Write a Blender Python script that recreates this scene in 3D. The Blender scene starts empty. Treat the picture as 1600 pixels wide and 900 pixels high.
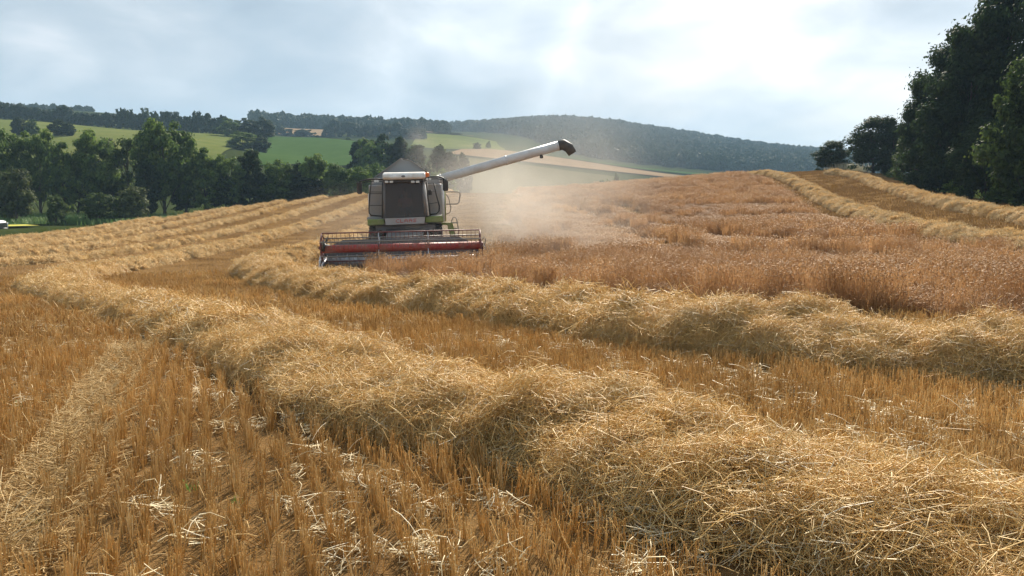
import bpy, math, random
import numpy as np
from mathutils import Vector, Matrix, noise as mnoise

random.seed(7)
rng = np.random.default_rng(7)
scene = bpy.context.scene
COL = scene.collection
R = math.radians

# ------------------------------------------------------------------ camera
EYE = 1.7
F = 1331.0                      # focal length in pixels of a 1600 wide frame
PITCH = R(6.43)
cam_d = bpy.data.cameras.new("camera")
cam = bpy.data.objects.new("camera", cam_d)
COL.objects.link(cam)
cam.location = (0, 0, EYE)
cam.rotation_euler = (R(90) - PITCH, 0, 0)
cam_d.sensor_width = 36
cam_d.lens = 36 * F / 1600
cam_d.clip_start = 0.05
cam_d.clip_end = 20000
scene.camera = cam

# ------------------------------------------------------------------ light
SUN_EL, SUN_AZ = R(33), R(15)       # azimuth clockwise from +Y (towards +X)
sun_dir = Vector((math.sin(SUN_AZ) * math.cos(SUN_EL), math.cos(SUN_AZ) * math.cos(SUN_EL), math.sin(SUN_EL)))
sl = bpy.data.lights.new("sun", 'SUN')
sl.energy = 5.0
sl.angle = R(0.6)
sl.color = (1.0, 0.91, 0.77)
sun = bpy.data.objects.new("sun", sl)
COL.objects.link(sun)
sun.location = sun_dir * 50
sun.rotation_euler = sun_dir.to_track_quat('Z', 'Y').to_euler()

scene.view_settings.view_transform = 'Standard'
scene.view_settings.look = 'None'
scene.view_settings.exposure = 1.08
scene.view_settings.gamma = 1.0
scene.view_settings.use_curve_mapping = False
scene.cycles.use_denoising = True
scene.cycles.denoiser = 'OPENIMAGEDENOISE'
scene.cycles.use_adaptive_sampling = True
scene.cycles.adaptive_threshold = 0.02
scene.cycles.max_bounces = 9
scene.cycles.diffuse_bounces = 5
scene.cycles.glossy_bounces = 2
scene.cycles.transmission_bounces = 4
scene.cycles.transparent_max_bounces = 8
scene.cycles.volume_bounces = 2
scene.cycles.volume_step_rate = 2.0
scene.cycles.volume_max_steps = 96

world = bpy.data.worlds.new("World")
scene.world = world
world.use_nodes = True


def build_sky():
    nt = world.node_tree
    nt.nodes.clear()
    N = nt.nodes.new
    L = nt.links.new
    out = N('ShaderNodeOutputWorld')
    bg = N('ShaderNodeBackground')
    sky = N('ShaderNodeTexSky')
    sky.sky_type = 'NISHITA'
    sky.sun_disc = False
    sky.sun_elevation = SUN_EL
    sky.sun_rotation = SUN_AZ
    sky.dust_density = 3.0
    tc = N('ShaderNodeTexCoord')
    nrm = N('ShaderNodeVectorMath'); nrm.operation = 'NORMALIZE'
    L(tc.outputs['Generated'], nrm.inputs[0])
    sep = N('ShaderNodeSeparateXYZ'); L(nrm.outputs[0], sep.inputs[0])

    def m(op, a, b=None, clamp=False):
        n = N('ShaderNodeMath'); n.operation = op; n.use_clamp = clamp
        for i, v in enumerate((a, b)):
            if v is None: continue
            if isinstance(v, (int, float)): n.inputs[i].default_value = v
            else: L(v, n.inputs[i])
        return n.outputs[0]
    comb = N('ShaderNodeCombineXYZ'); L(sep.outputs[0], comb.inputs[0]); L(sep.outputs[1], comb.inputs[1])
    L(m('MULTIPLY', sep.outputs[2], 2.3), comb.inputs[2])

    def fbm(scale, detail, rough, off, dist=0.6):
        mp = N('ShaderNodeMapping'); L(comb.outputs[0], mp.inputs[0])
        mp.inputs['Location'].default_value = off
        n = N('ShaderNodeTexNoise'); n.inputs['Scale'].default_value = scale
        n.inputs['Detail'].default_value = detail; n.inputs['Roughness'].default_value = rough
        n.inputs['Distortion'].default_value = dist
        L(mp.outputs[0], n.inputs['Vector'])
        return n.outputs['Fac']

    def ramp(fac, stops):
        r = N('ShaderNodeValToRGB'); L(fac, r.inputs[0])
        el = r.color_ramp.elements
        while len(el) > 1: el.remove(el[-1])
        for i, (p, c) in enumerate(stops):
            e = el[0] if i == 0 else el.new(p)
            e.position = p; e.color = (*c, 1)
        return r.outputs[0]
    big = fbm(2.6, 4, 0.5, (3.1, 1.7, 0), .3)
    fine = fbm(7.5, 6, 0.55, (7.3, 2.2, 4.0), .5)
    mixn = m('ADD', m('MULTIPLY', big, 0.62), m('MULTIPLY', fine, 0.38))
    # colour of the cloud sheet: grey-blue undersides to white lit edges
    cloud = ramp(mixn, [(0.32, (0.275, 0.345, 0.42)), (0.46, (0.322, 0.395, 0.468)), (0.55, (0.375, 0.435, 0.495)),
                        (0.62, (0.46, 0.51, 0.56)), (0.70, (0.60, 0.62, 0.65))])
    cover = ramp(fbm(2.0, 4, 0.5, (1.0, 9.0, 2.0)), [(0.30, (0.72,) * 3), (0.50, (1, 1, 1))])
    skyc = N('ShaderNodeVectorMath'); skyc.operation = 'SCALE'
    L(sky.outputs[0], skyc.inputs[0]); skyc.inputs['Scale'].default_value = 0.07
    mx = N('ShaderNodeMix'); mx.data_type = 'RGBA'
    L(cover, mx.inputs['Factor']); L(skyc.outputs[0], mx.inputs['A']); L(cloud, mx.inputs['B'])
    # thin cloud lit through by the sun behind it
    d = N('ShaderNodeVectorMath'); d.operation = 'DOT_PRODUCT'
    L(nrm.outputs[0], d.inputs[0]); d.inputs[1].default_value = sun_dir
    g = m('POWER', m('MAXIMUM', d.outputs['Value'], 0.0), 9.0)
    g = m('MULTIPLY', g, m('ADD', m('MULTIPLY', mixn, 2.6), -0.75, True))
    # faint rays fanning out from the sun between the clouds (direction round the sun only)
    e1 = sun_dir.cross(Vector((0, 0, 1))).normalized(); e2 = e1.cross(sun_dir)

    def dotv(v):
        n = N('ShaderNodeVectorMath'); n.operation = 'DOT_PRODUCT'
        L(nrm.outputs[0], n.inputs[0]); n.inputs[1].default_value = v
        return n.outputs['Value']
    ang = m('ARCTAN2', dotv(e1), m('MULTIPLY', dotv(e2), -1.0))
    beams = None
    for px, py, wd, amp in ((866, 95, .05, .15), (900, 40, .016, .08), (625, 110, .06, .08), (770, 60, .05, .05)):
        v = ray(px, py).normalized()
        a0 = math.atan2(v.dot(e1), -v.dot(e2))
        q = m('DIVIDE', m('SUBTRACT', ang, a0), wd)
        bm_ = m('MULTIPLY', m('POWER', 2.718, m('MULTIPLY', m('MULTIPLY', q, q), -1.0)), amp)
        beams = bm_ if beams is None else m('ADD', beams, bm_)
    beams = m('MULTIPLY', beams, m('ADD', m('MULTIPLY', mixn, 2.2), -.35, True))
    gc = N('ShaderNodeVectorMath'); gc.operation = 'SCALE'
    gc.inputs[0].default_value = (1.0, 0.97, 0.92); L(m('ADD', m('MULTIPLY', g, 0.95), beams), gc.inputs['Scale'])
    ad = N('ShaderNodeVectorMath'); ad.operation = 'ADD'
    L(mx.outputs['Result'], ad.inputs[0]); L(gc.outputs[0], ad.inputs[1])
    L(ad.outputs[0], bg.inputs['Color'])
    bg.inputs['Strength'].default_value = 0.66
    L(bg.outputs[0], out.inputs['Surface'])


# ------------------------------------------------------------------ pixel <-> world
cp, sp = math.cos(PITCH), math.sin(PITCH)


def ray(px, py):
    a, b = (px - 800) / F, (450 - py) / F
    return Vector((a, cp + b * sp, -sp + b * cp))


def at(px, py, Y):
    d = ray(px, py)
    return Vector((0, 0, EYE)) + d * (Y / d.y)


def proj(x, y, z):
    z = z - EYE
    depth = y * cp - z * sp
    up = y * sp + z * cp
    return 800 + F * x / depth, 450 - F * up / depth


build_sky()

# ------------------------------------------------------------------ terrain height
CPTS = []      # (x, y, z)


def C(px, py, Y, dz=0.0):
    p = at(px, py, Y)
    CPTS.append((p.x, p.y, p.z - dz))


for a in (-60, -40, -20, 0, 20, 40, 60):
    for d in (1.0, 3.0, 5.0):
        CPTS.append((d * math.sin(R(a)), d * math.cos(R(a)), 0.0))
for x, y, z in [(-6, 8, -.2), (0, 9, -.2), (6, 9, -.2), (-10, 14, -.55), (0, 14, -.45), (9, 14, -.3), (-30, 30, -1.15),
                (-14, 25, -1.1), (-4, 31, -1.28), (-4, 36, -1.3), (5, 22, -.85), (5, 35, -1.25), (14, 24, -.6), (-14, 40, -1.3),
                (-22, 40, -1.3), (-20, 22, -.9), (-14, 57, -.9), (-5, 50, -1.0), (5, 60, -.45), (5, 85, 1.1), (-5, 80, .45),
                (-45, 42, -1.4), (-50, 60, -1.6), (30, 20, -.2), (45, 30, 0.3), (60, 50, 1.2), (12, 40, -.9)]:
    CPTS.append((x, y, z))
# field edge on the left, crest, right hand side
for t in [(0, 371, 65), (225, 345, 80), (400, 322, 95), (545, 307, 105)]:
    C(*t)
C(680, 304, 108); C(960, 285, 102, .7); C(1100, 275, 102, .6); C(1200, 273, 102); C(1300, 268, 104); C(1380, 272, 96)
C(1600, 385, 33); C(1450, 355, 45); C(1330, 330, 60); C(1260, 296, 82)
C(1600, 345, 45); C(1500, 320, 55); C(1400, 300, 70); C(1600, 330, 52); C(1440, 300, 76); C(1750, 340, 60); C(1700, 320, 90)
# beyond the crest: ground falls into the valley
for x, y, z in [(-54, 88, -2.0), (-48, 98, -2.1), (-40, 106, -1.9), (-70, 120, -1.8), (-55, 130, -1.5), (-35, 128, -1.4), (-20, 130, -1.0),
                (0, 132, -1.5), (20, 132, 1.0), (40, 135, 1.5), (70, 130, 4.0), (0, 170, -5), (-40, 170, -2.0), (-80, 170, -0.5), (30, 180, -4), (70, 190, -1),
                (0, 240, -5), (60, 260, -5), (130, 260, 0), (-110, 140, -1.5)]:
    CPTS.append((x, y, z))
# the left hillside
for t in [(-60, 215, 250), (-60, 186, 350), (50, 190, 350), (50, 215, 250), (300, 240, 220), (200, 205, 340), (340, 212, 330), (420, 252, 230),
          (480, 250, 280), (500, 216, 420), (560, 250, 300), (560, 222, 420), (640, 260, 280), (420, 215, 420)]:
    C(*t)
# further hills
for t in [(-60, 172, 600), (100, 172, 600), (250, 185, 620), (475, 205, 640), (475, 214, 560), (600, 208, 600), (660, 212, 620), (720, 212, 650), (760, 232, 480),
          (700, 235, 480), (800, 240, 460), (900, 256, 440), (1000, 272, 420), (1060, 276, 470), (1190, 280, 520), (860, 240, 640), (1000, 258, 640),
          (1200, 272, 640), (1400, 276, 640), (740, 214, 720), (740, 203, 1150), (800, 198, 1200), (870, 193, 1200), (940, 198, 1200), (1000, 207, 1200), (1080, 219, 1200),
          (1150, 231, 1200), (1230, 241, 1250), (1300, 245, 1300), (1450, 250, 1300), (1700, 250, 1300), (680, 209, 1150), (600, 200, 1150),
          (450, 198, 1150), (250, 190, 1150), (0, 170, 1150), (-100, 170, 1150),
          (0, 190, 2500), (400, 212, 2500), (800, 225, 2500), (1200, 252, 2500), (1600, 262, 2500)]:
    C(*t)

_P = np.array(CPTS)


def _uv(x, y):
    d = np.minimum(np.hypot(x, y), 2600.)
    u = np.degrees(np.arctan2(x, y))
    uc = np.clip(u, -52, 52)
    return uc / 9.0, np.log(d + 12.0) * 4.2, u


def _k(r2):
    return r2 * np.log(r2 + 1e-9) * .5


_U, _V, _ = _uv(_P[:, 0], _P[:, 1])
_n = len(_P)
_D2 = (_U[:, None] - _U[None]) ** 2 + (_V[:, None] - _V[None]) ** 2
_A = np.zeros((_n + 3, _n + 3))
_A[:_n, :_n] = _k(_D2) + np.eye(_n) * 0.02
_A[:_n, _n:] = np.c_[np.ones(_n), _U, _V]
_A[_n:, :_n] = _A[:_n, _n:].T
# scale heights by distance so that near and far details fit alike
_SC = np.hypot(_P[:, 0], _P[:, 1]) * .04 + 0.6
_W = np.linalg.solve(_A, np.r_[_P[:, 2] / _SC, 0, 0, 0])


def H(x, y):
    x = np.asarray(x, float); y = np.asarray(y, float)
    sh = np.broadcast(x, y).shape
    x = np.broadcast_to(x, sh).ravel(); y = np.broadcast_to(y, sh).ravel()
    res = np.empty(len(x))
    for i in range(0, len(x), 20000):
        xs, ys = x[i:i + 20000], y[i:i + 20000]
        u, v, ang = _uv(xs, ys)
        r2 = (u[:, None] - _U[None]) ** 2 + (v[:, None] - _V[None]) ** 2
        z = _k(r2) @ _W[:_n] + _W[_n] + _W[_n + 1] * u + _W[_n + 2] * v
        z = z * (np.minimum(np.hypot(xs, ys), 2600.) * .04 + 0.6)
        t = np.clip((np.abs(ang) - 60) / 70, 0, 1)
        res[i:i + 20000] = z * (1 - t * t * (3 - 2 * t))
    return res.reshape(sh)


def h1(x, y):
    return float(H(np.array([x]), np.array([y]))[0])


def on_ground(px, py, y0=1.5, y1=200):
    d = ray(px, py)
    ys = np.concatenate([np.arange(y0, 30, .05), np.arange(30, y1, .2)])
    t = ys / d.y
    dz = EYE + d.z * t - H(d.x * t, ys)
    k = np.argmax(dz < 0) if (dz < 0).any() else len(ys) - 1
    return np.array([d.x * t[k], ys[k]])


# ------------------------------------------------------------------ object helpers
def link(o, parent=None):
    COL.objects.link(o)
    if parent is not None: o.parent = parent
    return o


def tag(o, label=None, cat=None, group=None, kind=None):
    if label: o['label'] = label
    if cat: o['category'] = cat
    if group: o['group'] = group
    if kind: o['kind'] = kind
    return o


def empty(name, loc, rz=0.0):
    o = bpy.data.objects.new(name, None)
    o.empty_display_size = .3
    o.location = loc; o.rotation_euler = (0, 0, rz)
    return link(o)


def np_mesh(name, v, f, attrs=None, smooth=False):
    """v (n,3), f (m,k) all faces with k corners"""
    v = np.ascontiguousarray(v, np.float32); f = np.ascontiguousarray(f, np.int32)
    me = bpy.data.meshes.new(name)
    k = f.shape[1] if len(f) else 3
    me.vertices.add(len(v)); me.vertices.foreach_set('co', v.ravel())
    if len(f):
        me.loops.add(f.size); me.loops.foreach_set('vertex_index', f.ravel())
        me.polygons.add(len(f))
        me.polygons.foreach_set('loop_start', np.arange(0, f.size, k, dtype=np.int32))
        me.polygons.foreach_set('loop_total', np.full(len(f), k, np.int32))
        me.polygons.foreach_set('use_smooth', np.full(len(f), smooth, bool))
    me.update(calc_edges=True)
    for n, (dom, typ, data) in (attrs or {}).items():
        a = me.attributes.new(n, typ, dom)
        key = 'vector' if typ == 'FLOAT_VECTOR' else 'value'
        a.data.foreach_set(key, np.ascontiguousarray(data).ravel())
    return me


class MB:
    """collects simple solids into one mesh"""

    def __init__(self):
        self.v, self.f, self.sm = [], [], []

    def add(self, vs, fs, smooth=False):
        b = len(self.v)
        self.v += [tuple(p) for p in vs]
        self.f += [tuple(b + i for i in q) for q in fs]
        self.sm += [smooth] * len(fs)
        return self

    def box(self, x0, x1, y0, y1, z0, z1, ch=0.0, M=None):
        """box with chamfered vertical edges and top/bottom rim (ch)"""
        if ch <= 0:
            vs = [(x, y, z) for z in (z0, z1) for x, y in ((x0, y0), (x1, y0), (x1, y1), (x0, y1))]
            fs = [(3, 2, 1, 0), (4, 5, 6, 7), (0, 1, 5, 4), (1, 2, 6, 5), (2, 3, 7, 6), (3, 0, 4, 7)]
        else:
            c = min(ch, (x1 - x0) * .45, (y1 - y0) * .45, (z1 - z0) * .45)

            def ring(z, i):
                a, b, d, e = x0 + i, x1 - i, y0 + i, y1 - i
                return [(a + c, d, z), (b - c, d, z), (b, d + c, z), (b, e - c, z), (b - c, e, z), (a + c, e, z), (a, e - c, z), (a, d + c, z)]
            rs = [ring(z0, c * .7), ring(z0 + c, 0), ring(z1 - c, 0), ring(z1, c * .7)]
            vs = [p for r_ in rs for p in r_]
            fs = [tuple(range(7, -1, -1)), tuple(range(24, 32))]
            for r_ in range(3):
                for i in range(8):
                    j = (i + 1) % 8
                    fs.append((r_ * 8 + i, r_ * 8 + j, r_ * 8 + 8 + j, r_ * 8 + 8 + i))
        if M is not None: vs = [tuple(M @ Vector(p)) for p in vs]
        return self.add(vs, fs)

    def prism(self, poly, a0, a1, axis='y'):
        """polygon in the two other axes, extruded along axis"""
        n = len(poly)

        def mk(p, a):
            if axis == 'y': return (p[0], a, p[1])
            if axis == 'x': return (a, p[0], p[1])
            return (p[0], p[1], a)
        vs = [mk(p, a0) for p in poly] + [mk(p, a1) for p in poly]
        fs = [tuple(range(n)), tuple(range(2 * n - 1, n - 1, -1))]
        fs += [(i, i + n, (i + 1) % n + n, (i + 1) % n) for i in range(n)]
        return self.add(vs, fs)

    def tube(self, pts, r, n=8, closed=False):
        pts = [Vector(p) for p in pts]
        rr = r if isinstance(r, (list, tuple)) else [r] * len(pts)
        vs, fs = [], []
        up = Vector((0, 0, 1))
        prev = None
        for i, p in enumerate(pts):
            if closed: t = pts[(i + 1) % len(pts)] - pts[i - 1]
            else: t = pts[min(i + 1, len(pts) - 1)] - pts[max(i - 1, 0)]
            t.normalize()
            if prev is None:
                a = t.cross(up if abs(t.z) < .95 else Vector((1, 0, 0))).normalized()
            else:
                a = (prev - t * prev.dot(t)).normalized()
            prev = a
            b = t.cross(a)
            for k in range(n):
                an = 2 * math.pi * k / n
                vs.append(tuple(p + (a * math.cos(an) + b * math.sin(an)) * rr[i]))
        m = len(pts)
        for i in range(m if closed else m - 1):
            j = (i + 1) % m
            for k in range(n):
                l = (k + 1) % n
                fs.append((i * n + k, i * n + l, j * n + l, j * n + k))
        b0 = len(self.f)
        self.add(vs, fs, True)
        if not closed:
            base = len(self.v) - len(vs)
            self.f.append(tuple(base + k for k in range(n - 1, -1, -1))); self.sm.append(False)
            self.f.append(tuple(base + (m - 1) * n + k for k in range(n))); self.sm.append(False)
        return self

    def cyl(self, p0, p1, r, n=16):
        return self.tube([p0, p1], r, n)

    def lathe(self, prof, n=32, axis='x', c=(0, 0, 0)):
        """profile [(along, radius)] turned round an axis"""
        vs, fs = [], []
        for a, r in prof:
            for k in range(n):
                t = 2 * math.pi * k / n
                q = (a, r * math.cos(t), r * math.sin(t)) if axis == 'x' else (r * math.cos(t), r * math.sin(t), a)
                vs.append((q[0] + c[0], q[1] + c[1], q[2] + c[2]))
        for i in range(len(prof) - 1):
            for k in range(n):
                l = (k + 1) % n
                fs.append((i * n + k, i * n + l, i * n + n + l, i * n + n + k))
        self.add(vs, fs, True)
        base = len(self.v) - len(vs)
        self.f.append(tuple(base + k for k in range(n - 1, -1, -1))); self.sm.append(False)
        self.f.append(tuple(base + (len(prof) - 1) * n + k for k in range(n))); self.sm.append(False)
        return self

    def sheet(self, grid, th=0.01):
        """grid[i][j] points, given a thickness along its mean normal"""
        g = [[Vector(p) for p in row] for row in grid]
        nrm = ((g[-1][0] - g[0][0]).cross(g[0][-1] - g[0][0])).normalized() * th
        a, b = len(g), len(g[0])
        vs = [p for r_ in g for p in r_] + [p + nrm for r_ in g for p in r_]
        N0 = a * b
        fs = []
        for i in range(a - 1):
            for j in range(b - 1):
                q = (i * b + j, i * b + j + 1, (i + 1) * b + j + 1, (i + 1) * b + j)
                fs.append(q); fs.append(tuple(N0 + k for k in reversed(q)))
        rim = [i * b for i in range(a)] + [(a - 1) * b + j for j in range(1, b)] + [i * b + b - 1 for i in range(a - 2, -1, -1)] + [j for j in range(b - 2, 0, -1)]
        for i in range(len(rim)):
            p, q = rim[i], rim[(i + 1) % len(rim)]
            fs.append((p, q, q + N0, p + N0))
        return self.add(vs, fs)

    def mesh(self, name):
        me = bpy.data.meshes.new(name)
        me.from_pydata(self.v, [], self.f)
        me.polygons.foreach_set('use_smooth', self.sm)
        me.update()
        import bmesh
        bm = bmesh.new(); bm.from_mesh(me)
        bmesh.ops.recalc_face_normals(bm, faces=bm.faces)
        bm.to_mesh(me); bm.free()
        return me

    def build(self, name, mat, parent=None):
        me = self.mesh(name)
        me.materials.append(mat)
        return link(bpy.data.objects.new(name, me), parent)


# ------------------------------------------------------------------ materials
def new_mat(name):
    m = bpy.data.materials.new(name)
    m.use_nodes = True
    nt = m.node_tree
    nt.nodes.clear()
    return m, nt, nt.nodes.new, nt.links.new


def ramp_node(nt, fac, stops):
    r = nt.nodes.new('ShaderNodeValToRGB')
    nt.links.new(fac, r.inputs[0])
    el = r.color_ramp.elements
    while len(el) > 1: el.remove(el[-1])
    for i, (p, c) in enumerate(stops):
        e = el[0] if i == 0 else el.new(p)
        e.position = p; e.color = (*c, 1)
    return r.outputs[0]


def noise_node(nt, scale, detail=4, rough=.55, coord='Object', dist=0.0, stretch=None):
    N, L = nt.nodes.new, nt.links.new
    if coord == 'Position':
        src = N('ShaderNodeNewGeometry').outputs['Position']
    else:
        src = N('ShaderNodeTexCoord').outputs[coord]
    if stretch:
        mp = N('ShaderNodeMapping'); mp.inputs['Scale'].default_value = stretch
        L(src, mp.inputs[0]); src = mp.outputs[0]
    n = N('ShaderNodeTexNoise')
    n.inputs['Scale'].default_value = scale; n.inputs['Detail'].default_value = detail
    n.inputs['Roughness'].default_value = rough; n.inputs['Distortion'].default_value = dist
    L(src, n.inputs['Vector'])
    return n.outputs['Fac']


def math_node(nt, op, a, b=None, clamp=False):
    n = nt.nodes.new('ShaderNodeMath'); n.operation = op; n.use_clamp = clamp
    for i, v in enumerate((a, b)):
        if v is None: continue
        if isinstance(v, (int, float)): n.inputs[i].default_value = v
        else: nt.links.new(v, n.inputs[i])
    return n.outputs[0]


def mix_col(nt, fac, a, b, mode='MIX'):
    n = nt.nodes.new('ShaderNodeMix'); n.data_type = 'RGBA'; n.blend_type = mode
    for s, v in (('Factor', fac), ('A', a), ('B', b)):
        if isinstance(v, (int, float)): n.inputs[s].default_value = v
        elif isinstance(v, tuple): n.inputs[s].default_value = (*v, 1)
        else: nt.links.new(v, n.inputs[s])
    return n.outputs['Result']


def fibre_mat(name, stops, trans=.3, rough=.5, spec=.3, big=None, rnd='rnd'):
    """straw, stalks, leaves: colour by a per stalk value, part of the light comes through"""
    m, nt, N, L = new_mat(name)
    out = N('ShaderNodeOutputMaterial')
    at_ = N('ShaderNodeAttribute'); at_.attribute_name = rnd
    oi = N('ShaderNodeObjectInfo')
    f = math_node(nt, 'ADD', math_node(nt, 'MULTIPLY', at_.outputs['Fac'], .8), math_node(nt, 'MULTIPLY', oi.outputs['Random'], .2))
    c = ramp_node(nt, f, stops)
    if big:
        nz = noise_node(nt, big[0], 3, .5, 'Position')
        g = ramp_node(nt, nz, [(.35, big[1]), (.65, big[2])])
        c = mix_col(nt, 1.0, c, g, 'MULTIPLY')
    p = N('ShaderNodeBsdfPrincipled')
    L(c, p.inputs['Base Color']); p.inputs['Roughness'].default_value = rough
    p.inputs['Specular IOR Level'].default_value = spec
    t = N('ShaderNodeBsdfTranslucent'); L(c, t.inputs['Color'])
    mx = N('ShaderNodeMixShader'); mx.inputs[0].default_value = trans
    L(p.outputs[0], mx.inputs[1]); L(t.outputs[0], mx.inputs[2])
    L(mx.outputs[0], out.inputs['Surface'])
    return m


def surf_mat(name, col, rough=.5, metal=0.0, spec=.5, dirt=None, dirt_amt=.4, scale=6.0, bump=0.0, coat=0.0):
    m, nt, N, L = new_mat(name)
    out = N('ShaderNodeOutputMaterial')
    p = N('ShaderNodeBsdfPrincipled')
    p.inputs['Metallic'].default_value = metal
    p.inputs['Specular IOR Level'].default_value = spec
    p.inputs['Coat Weight'].default_value = coat
    nz = noise_node(nt, scale, 6, .65, 'Object', .3)
    if dirt:
        f = math_node(nt, 'MULTIPLY', ramp_node(nt, nz, [(.35, (0, 0, 0)), (.72, (1, 1, 1))]), dirt_amt)
        L(mix_col(nt, f, col, dirt), p.inputs['Base Color'])
        L(math_node(nt, 'ADD', math_node(nt, 'MULTIPLY', f, .5), rough, True), p.inputs['Roughness'])
    else:
        p.inputs['Base Color'].default_value = (*col, 1)
        p.inputs['Roughness'].default_value = rough
    if bump:
        b = N('ShaderNodeBump'); b.inputs['Strength'].default_value = bump; b.inputs['Distance'].default_value = .02
        L(nz, b.inputs['Height']); L(b.outputs[0], p.inputs['Normal'])
    L(p.outputs[0], out.inputs['Surface'])
    return m


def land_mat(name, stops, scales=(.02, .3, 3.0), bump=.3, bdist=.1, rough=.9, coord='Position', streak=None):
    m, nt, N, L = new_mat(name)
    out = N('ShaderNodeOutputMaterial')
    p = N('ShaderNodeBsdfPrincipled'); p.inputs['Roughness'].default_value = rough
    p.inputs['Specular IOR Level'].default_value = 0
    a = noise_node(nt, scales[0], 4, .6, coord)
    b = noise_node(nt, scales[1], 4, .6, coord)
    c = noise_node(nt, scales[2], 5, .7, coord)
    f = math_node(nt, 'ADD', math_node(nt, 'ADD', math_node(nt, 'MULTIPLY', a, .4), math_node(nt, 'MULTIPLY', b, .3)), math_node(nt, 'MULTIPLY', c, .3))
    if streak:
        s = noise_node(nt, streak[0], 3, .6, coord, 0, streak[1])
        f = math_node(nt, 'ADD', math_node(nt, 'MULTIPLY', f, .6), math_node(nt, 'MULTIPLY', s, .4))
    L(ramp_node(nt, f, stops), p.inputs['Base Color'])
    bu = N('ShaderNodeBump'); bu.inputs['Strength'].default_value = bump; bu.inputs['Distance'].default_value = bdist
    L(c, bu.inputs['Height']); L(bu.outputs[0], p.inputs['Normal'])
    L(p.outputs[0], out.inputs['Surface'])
    return m


M_STRAW = fibre_mat('straw', [(.0, (.46, .27, .08)), (.3, (.71, .465, .165)), (.65, (.81, .575, .24)), (.86, (.88, .72, .42)), (1, (.93, .87, .74))], .22, .5, .25)
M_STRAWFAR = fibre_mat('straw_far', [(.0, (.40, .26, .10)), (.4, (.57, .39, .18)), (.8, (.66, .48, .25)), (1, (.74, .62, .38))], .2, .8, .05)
M_STUB = fibre_mat('stubble', [(0, (.38, .22, .065)), (.45, (.63, .41, .165)), (.8, (.77, .565, .27)), (1, (.88, .75, .48))], .3, .5, .25,
                   (.35, (.82, .80, .78), (1.08, 1.06, 1.0)))
M_STUBFAR = fibre_mat('stubble_far', [(0, (.16, .092, .034)), (.5, (.255, .15, .056)), (1, (.37, .24, .10))], .18, .7, .1)  # darker than near stubble: shade on the stalk sides is put into the colour
M_CROP = fibre_mat('ripe_crop', [(0, (.39, .242, .112)), (.5, (.51, .318, .150)), (.9, (.575, .38, .188)), (1, (.62, .445, .235))], .3, .55, .15,
                   (.12, (.86, .80, .80), (1.06, 1.03, 1.0)))
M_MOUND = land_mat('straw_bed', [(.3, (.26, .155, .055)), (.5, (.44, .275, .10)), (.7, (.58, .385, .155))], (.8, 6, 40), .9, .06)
M_SOIL = land_mat('stubble_ground', [(.30, (.105, .060, .026)), (.46, (.165, .096, .04)), (.58, (.23, .14, .058)), (.75, (.36, .245, .115))],
                  (.15, 1.6, 22), .8, .04)
M_GRASSLAND = land_mat('grassland', [(.3, (.024, .034, .011)), (.5, (.036, .047, .015)), (.7, (.06, .066, .024))], (.01, .08, 1.2), .5, .2)
M_PASTURE = land_mat('pasture', [(.3, (.06, .085, .022)), (.5, (.105, .125, .036)), (.68, (.17, .165, .06))], (.012, .06, .8), .4, .3)
M_GREENF = land_mat('green_crop', [(.3, (.034, .064, .019)), (.5, (.047, .082, .026)), (.7, (.066, .10, .034))], (.012, .05, .6), .4, .3, streak=(.35, (1, .08, 1)))
M_TANF = land_mat('ripe_field', [(.3, (.17, .118, .07)), (.5, (.215, .15, .09)), (.7, (.26, .19, .12))], (.01, .05, .8), .3, .2)
M_DULL = land_mat('dull_grass', [(.3, (.075, .072, .035)), (.5, (.10, .092, .048)), (.7, (.135, .118, .065))], (.012, .06, .8), .4, .3)
M_YELL = land_mat('mown_strip', [(.3, (.32, .30, .07)), (.5, (.42, .39, .09)), (.7, (.52, .46, .13))], (.1, .6, 5), .4, .1)
M_LEAF = {
    'mid': fibre_mat('leaf_mid', [(0, (.046, .082, .018)), (.5, (.10, .155, .034)), (.85, (.165, .225, .052)), (1, (.21, .27, .07))], .45, .65, .08),
    'dark': fibre_mat('leaf_dark', [(0, (.015, .030, .011)), (.5, (.029, .050, .016)), (.9, (.048, .074, .023)), (1, (.07, .098, .032))], .4, .65, .08),
    'light': fibre_mat('leaf_light', [(0, (.028, .047, .012)), (.5, (.06, .092, .022)), (.9, (.10, .135, .034)), (1, (.14, .17, .045))], .4, .65, .08),
    'olive': fibre_mat('leaf_olive', [(0, (.04, .055, .018)), (.5, (.08, .10, .03)), (.9, (.13, .15, .05)), (1, (.17, .18, .07))], .35, .65, .08),
    'far': fibre_mat('leaf_far', [(0, (.022, .042, .018)), (.5, (.034, .060, .024)), (1, (.05, .08, .03))], .2, .65, .08),
}
M_BARK = surf_mat('bark', (.085, .065, .05), .9, 0, .1, (.04, .035, .03), .8, 4, .6)


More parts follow.
